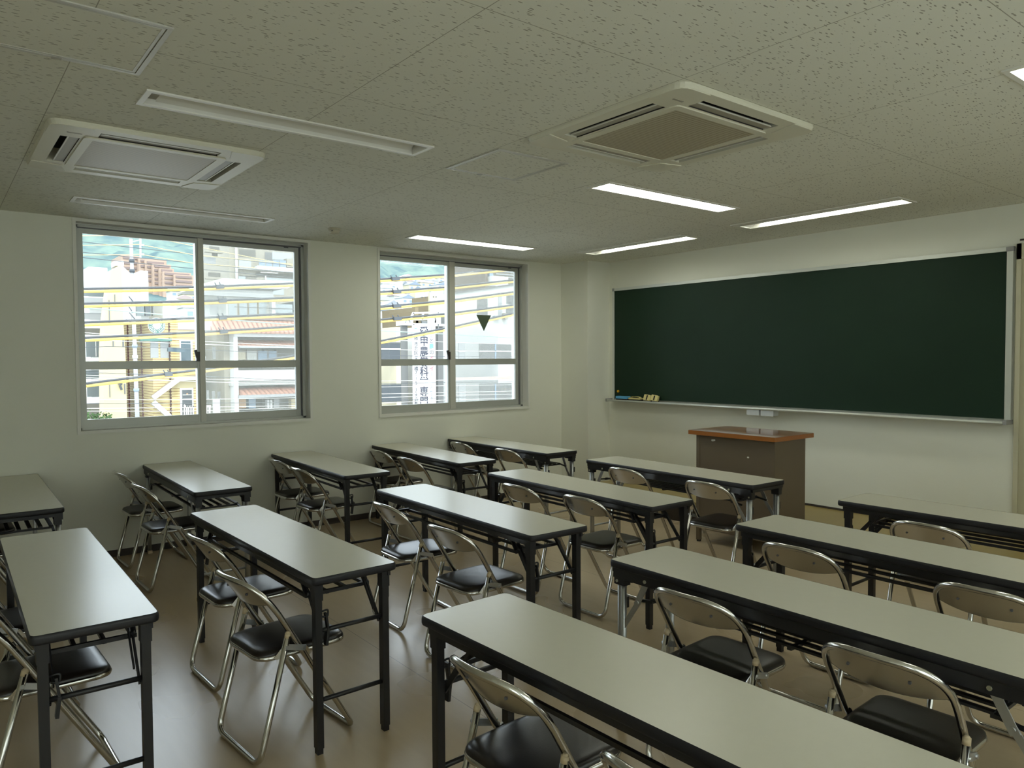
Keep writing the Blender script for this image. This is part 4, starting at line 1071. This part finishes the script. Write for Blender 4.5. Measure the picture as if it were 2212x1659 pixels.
# banner with its writing
BXP = b.X + .50
y0, y1, z0, z1 = rect(891.5, 703, 941.5, 903, BXP)
ban = thing('banner_sign', 'tall white vertical banner with dark Japanese characters on the white facade', 'sign', (BXP, (y0 + y1) / 2, z0)); bo = Vector((BXP, (y0 + y1) / 2, z0))
MB().box(-.06, 0, y0 - bo.y, y1 - bo.y, 0, z1 - z0).build('banner_face', E_white, ban)
E_ink = emat('ink_dark', (.045, .045, .06)); E_cyan = emat('ink_cyan', (.17, .36, .42)); E_grn = emat('ink_green', (.13, .33, .24)); E_red = emat('ink_red', (.36, .08, .11)); E_inkg = emat('ink_grey', (.17, .18, .20))
pxm = (at_x(920, 790, BXP).y - at_x(910, 790, BXP).y) / 10
def glyphs(name, chars, m, bold=0.):
    """chars: (text, u, v, size px, turn) -> one lettering mesh on the banner"""
    allv, allf = [], []
    for (ch, u, vv, size, turn) in chars:
        cu = bpy.data.curves.new('lettering', 'FONT'); cu.body = ch; cu.size = size * pxm; cu.align_x = 'CENTER'; cu.align_y = 'CENTER'; cu.extrude = .008; cu.offset = bold
        ob = bpy.data.objects.new('lettering', cu); COL.objects.link(ob)
        me = bpy.data.meshes.new_from_object(ob)
        bpy.data.objects.remove(ob); bpy.data.curves.remove(cu)
        p = at_x(u, vv, BXP)
        if len(me.vertices):
            xs_ = [q.co.x for q in me.vertices]; ys_ = [q.co.y for q in me.vertices]; mx_, my_ = (min(xs_) + max(xs_)) / 2, (min(ys_) + max(ys_)) / 2
            k0 = len(allv); ca, sa = math.cos(turn), math.sin(turn)
            for q in me.vertices:
                x, y = q.co.x - mx_, q.co.y - my_
                allv.append((.012 + q.co.z, x * ca - y * sa + p.y - bo.y, x * sa + y * ca + p.z - bo.z))
            for f_ in me.polygons: allf.append(tuple(k0 + i for i in f_.vertices))
        bpy.data.meshes.remove(me)
    if allv:
        q = MB(); q.add(allv, allf); q.build(name, m, ban, fix=False)
glyphs('main_lettering', [(c_, 916, 716 + 21.6 * i, 19.5, 0) for i, c_ in enumerate('愛甲農業科学専門')], E_ink, .012)
glyphs('address_lettering', [(c_, 899, vv, s_, 0) for c_, vv, s_ in (('阪', 730, 9), ('市', 743, 8.5), ('北', 752, 8.5), ('区', 762.5, 9), ('天', 774.5, 9), ('神', 785, 9), ('橋', 796, 9), ('7', 805, 9), ('-', 811.5, 7), ('1', 817, 8), ('5', 827, 9), ('-', 834, 7), ('1', 841, 9), ('(', 847, 7), ('天', 853, 8), ('六', 861, 8), ('駅', 868.5, 8))], E_ink)
MB().prism([(p.y - bo.y, p.z - bo.z) for p in (at_x(u, vv, BXP) for u, vv in ((894, 707.5), (898, 709), (902, 707.5), (900, 710.5), (898, 711.5), (896, 710.5)))], .005, .012, axis=0).build('leaf_mark', E_grn, ban)
glyphs('slogan_lettering', [('|', 932, 709, 8, 0), ('と', 932.5, 736, 10, 0), ('の', 932.5, 761, 10, 0)], E_ink)
glyphs('slogan_cyan', [('食', 932, 724.5, 9.5, 0)], E_cyan, .01); glyphs('slogan_green', [('農', 932, 748, 10, 0)], E_grn, .01); glyphs('slogan_red', [('ミ', 932.5, 773, 10, 0), ('ラ', 932.5, 785, 10, 0), ('イ', 932.5, 796, 10, 0)], E_red, .006)
glyphs('web_lettering', [('|', 932.5, 808, 8, 0), ('ac.jp/aec/', 932.5, 850, 9, -PI / 2)], E_inkg)

# --- cables along the street
def cable_pts(px, X): return [at_x(u, vv, X) for u, vv in px]
THICK = [('topmost', [(120, 624.8), (172, 624), (425, 620), (640, 611.5), (818, 603), (965, 593), (1094, 580), (1180, 568)]),
         ('second', [(120, 657), (174, 656), (425, 650.5), (640, 642.5), (818, 631), (965, 620), (1106, 605), (1180, 595)]),
         ('third', [(120, 700), (200, 695.5), (425, 687), (640, 677), (820, 663), (965, 649.4), (1106, 631), (1180, 620)]),
         ('fourth', [(120, 733), (175, 730), (425, 718), (640, 704.5), (820, 690.4), (965, 677.6), (1107, 659), (1180, 648)]),
         ('lowest', [(120, 838), (178, 829), (425, 799.5), (640, 767.5), (821, 736.5), (966, 708), (1040, 692), (1180, 660)])]
CL = {'topmost': [(474, 618), (853, 601)], 'second': [(480, 648), (856, 629)], 'third': [(480, 685), (856, 660)], 'fourth': [(482, 715), (857, 687)], 'lowest': [(363, 807)]}
for nm, px in THICK:
    P = cable_pts(px, -10); t = thing('overhead_cable', nm + ' of five thick black and yellow cables crossing both windows', 'cable', tuple(P[1]), group='thick cables along the street'); o = P[1]
    MB().tube([q - o for q in P], .023, 8).build('cable_sheath', E_cblack, t)
    MB().tube([q - o - Vector((0, 0, .055)) for q in P], .026, 8).build('yellow_cover', E_cyel, t)
    for (u, vv) in CL[nm]:
        p, q = at_x(u - 7, vv + 1.6, -9.96), at_x(u + 9, vv + .8, -9.96)
        MB().beam(p - o, q - o, .09, .085).beam(p - o + Vector((0, .02, 0)), p - o + Vector((0, -.03, .09)), .02, .02).beam(q - o - Vector((0, .05, 0)), q - o + Vector((0, -.09, .09)), .02, .02).build('cable_clamp', E_wire, t)
WIRES = [('highest yellow wire over the utility pole', E_wirey, [(120, 510), (262, 508), (346, 516), (417, 531), (640, 575)]),
         ('second yellow wire over the utility pole', E_wirey, [(120, 531), (171, 530), (302, 528), (417, 550), (636, 571)]),
         ('third yellow wire over the utility pole', E_wirey, [(120, 552), (171, 551), (304, 549.5), (417, 568.5), (636, 585)]),
         ('upper dark wire slanting across the wooded hill', E_wire, [(120, 515), (171, 521.6), (417, 549), (640, 575)]),
         ('middle dark wire slanting across the wooded hill', E_wire, [(120, 538), (171, 544), (417, 568), (640, 590)]),
         ('lower dark wire slanting across the wooded hill', E_wire, [(120, 550), (171, 555.5), (417, 580), (507, 588), (640, 601)]),
         ('pale green wire below the second thick cable', E_wireg, [(120, 660), (174, 664), (419, 685), (637, 701.5), (820, 714), (967, 722), (1108, 729.5), (1180, 733)]),
         ('pale wire falling behind the fourth thick cable', E_wirew, [(120, 713), (175, 718), (420, 736.5), (640, 747), (854, 735), (968, 739), (1108, 744), (1180, 746)]),
         ('pale wire just above the window rail', E_wirew, [(120, 733), (221, 735), (420, 743), (640, 752), (821, 754.5), (968, 757.5), (1180, 761)]),
         ('sagging dark wire across the clapboard wall', E_wire, [(120, 750), (180, 750), (230, 748.5), (300, 749), (370, 752), (420, 754), (640, 766), (1180, 772)]),
         ('dark wire just below the window rail', E_wire, [(120, 804), (230, 806), (420, 812), (640, 822), (821, 829), (968, 826), (1180, 824)]),
         ('first pale wire below the window rail', E_wirew, [(120, 808), (230, 812), (420, 818), (640, 824), (821, 823), (968, 821), (1180, 819)]),
         ('second pale wire below the window rail', E_wirew, [(120, 813), (230, 817.5), (420, 824), (640, 830), (821, 836), (968, 833), (1180, 830)]),
         ('third pale wire near the window foot', E_wirew, [(120, 862), (297, 863.5), (420, 863), (640, 859), (821, 851), (968, 848), (1180, 843)]),
         ('fourth pale wire near the window foot', E_wirew, [(120, 883), (420, 880), (640, 876), (821, 859), (968, 854), (1180, 850)]),
         ('lowest pale wire near the window foot', E_wirew, [(120, 888), (420, 888), (640, 880), (821, 871), (968, 864), (1180, 858)]),
         ('grey wire near the window foot', E_wire, [(120, 872), (420, 871), (640, 869), (821, 866), (968, 859), (1180, 853)])]
for nm, mm, px in WIRES:
    P = cable_pts(px, -14 - .35 * WIRES.index((nm, mm, px))); o = P[0]
    Q = []
    for a_, e_ in zip(P, P[1:]): Q += [a_, (a_ + e_) / 2 - Vector((0, 0, .003))]
    Q.append(P[-1])
    ob = MB().tube([q - o for q in Q], .0085 if mm is not E_wireg else .016, 6).build('overhead_wire', mm); ob.location = o
    tag(ob, nm, 'wire', 'thin wires along the street')
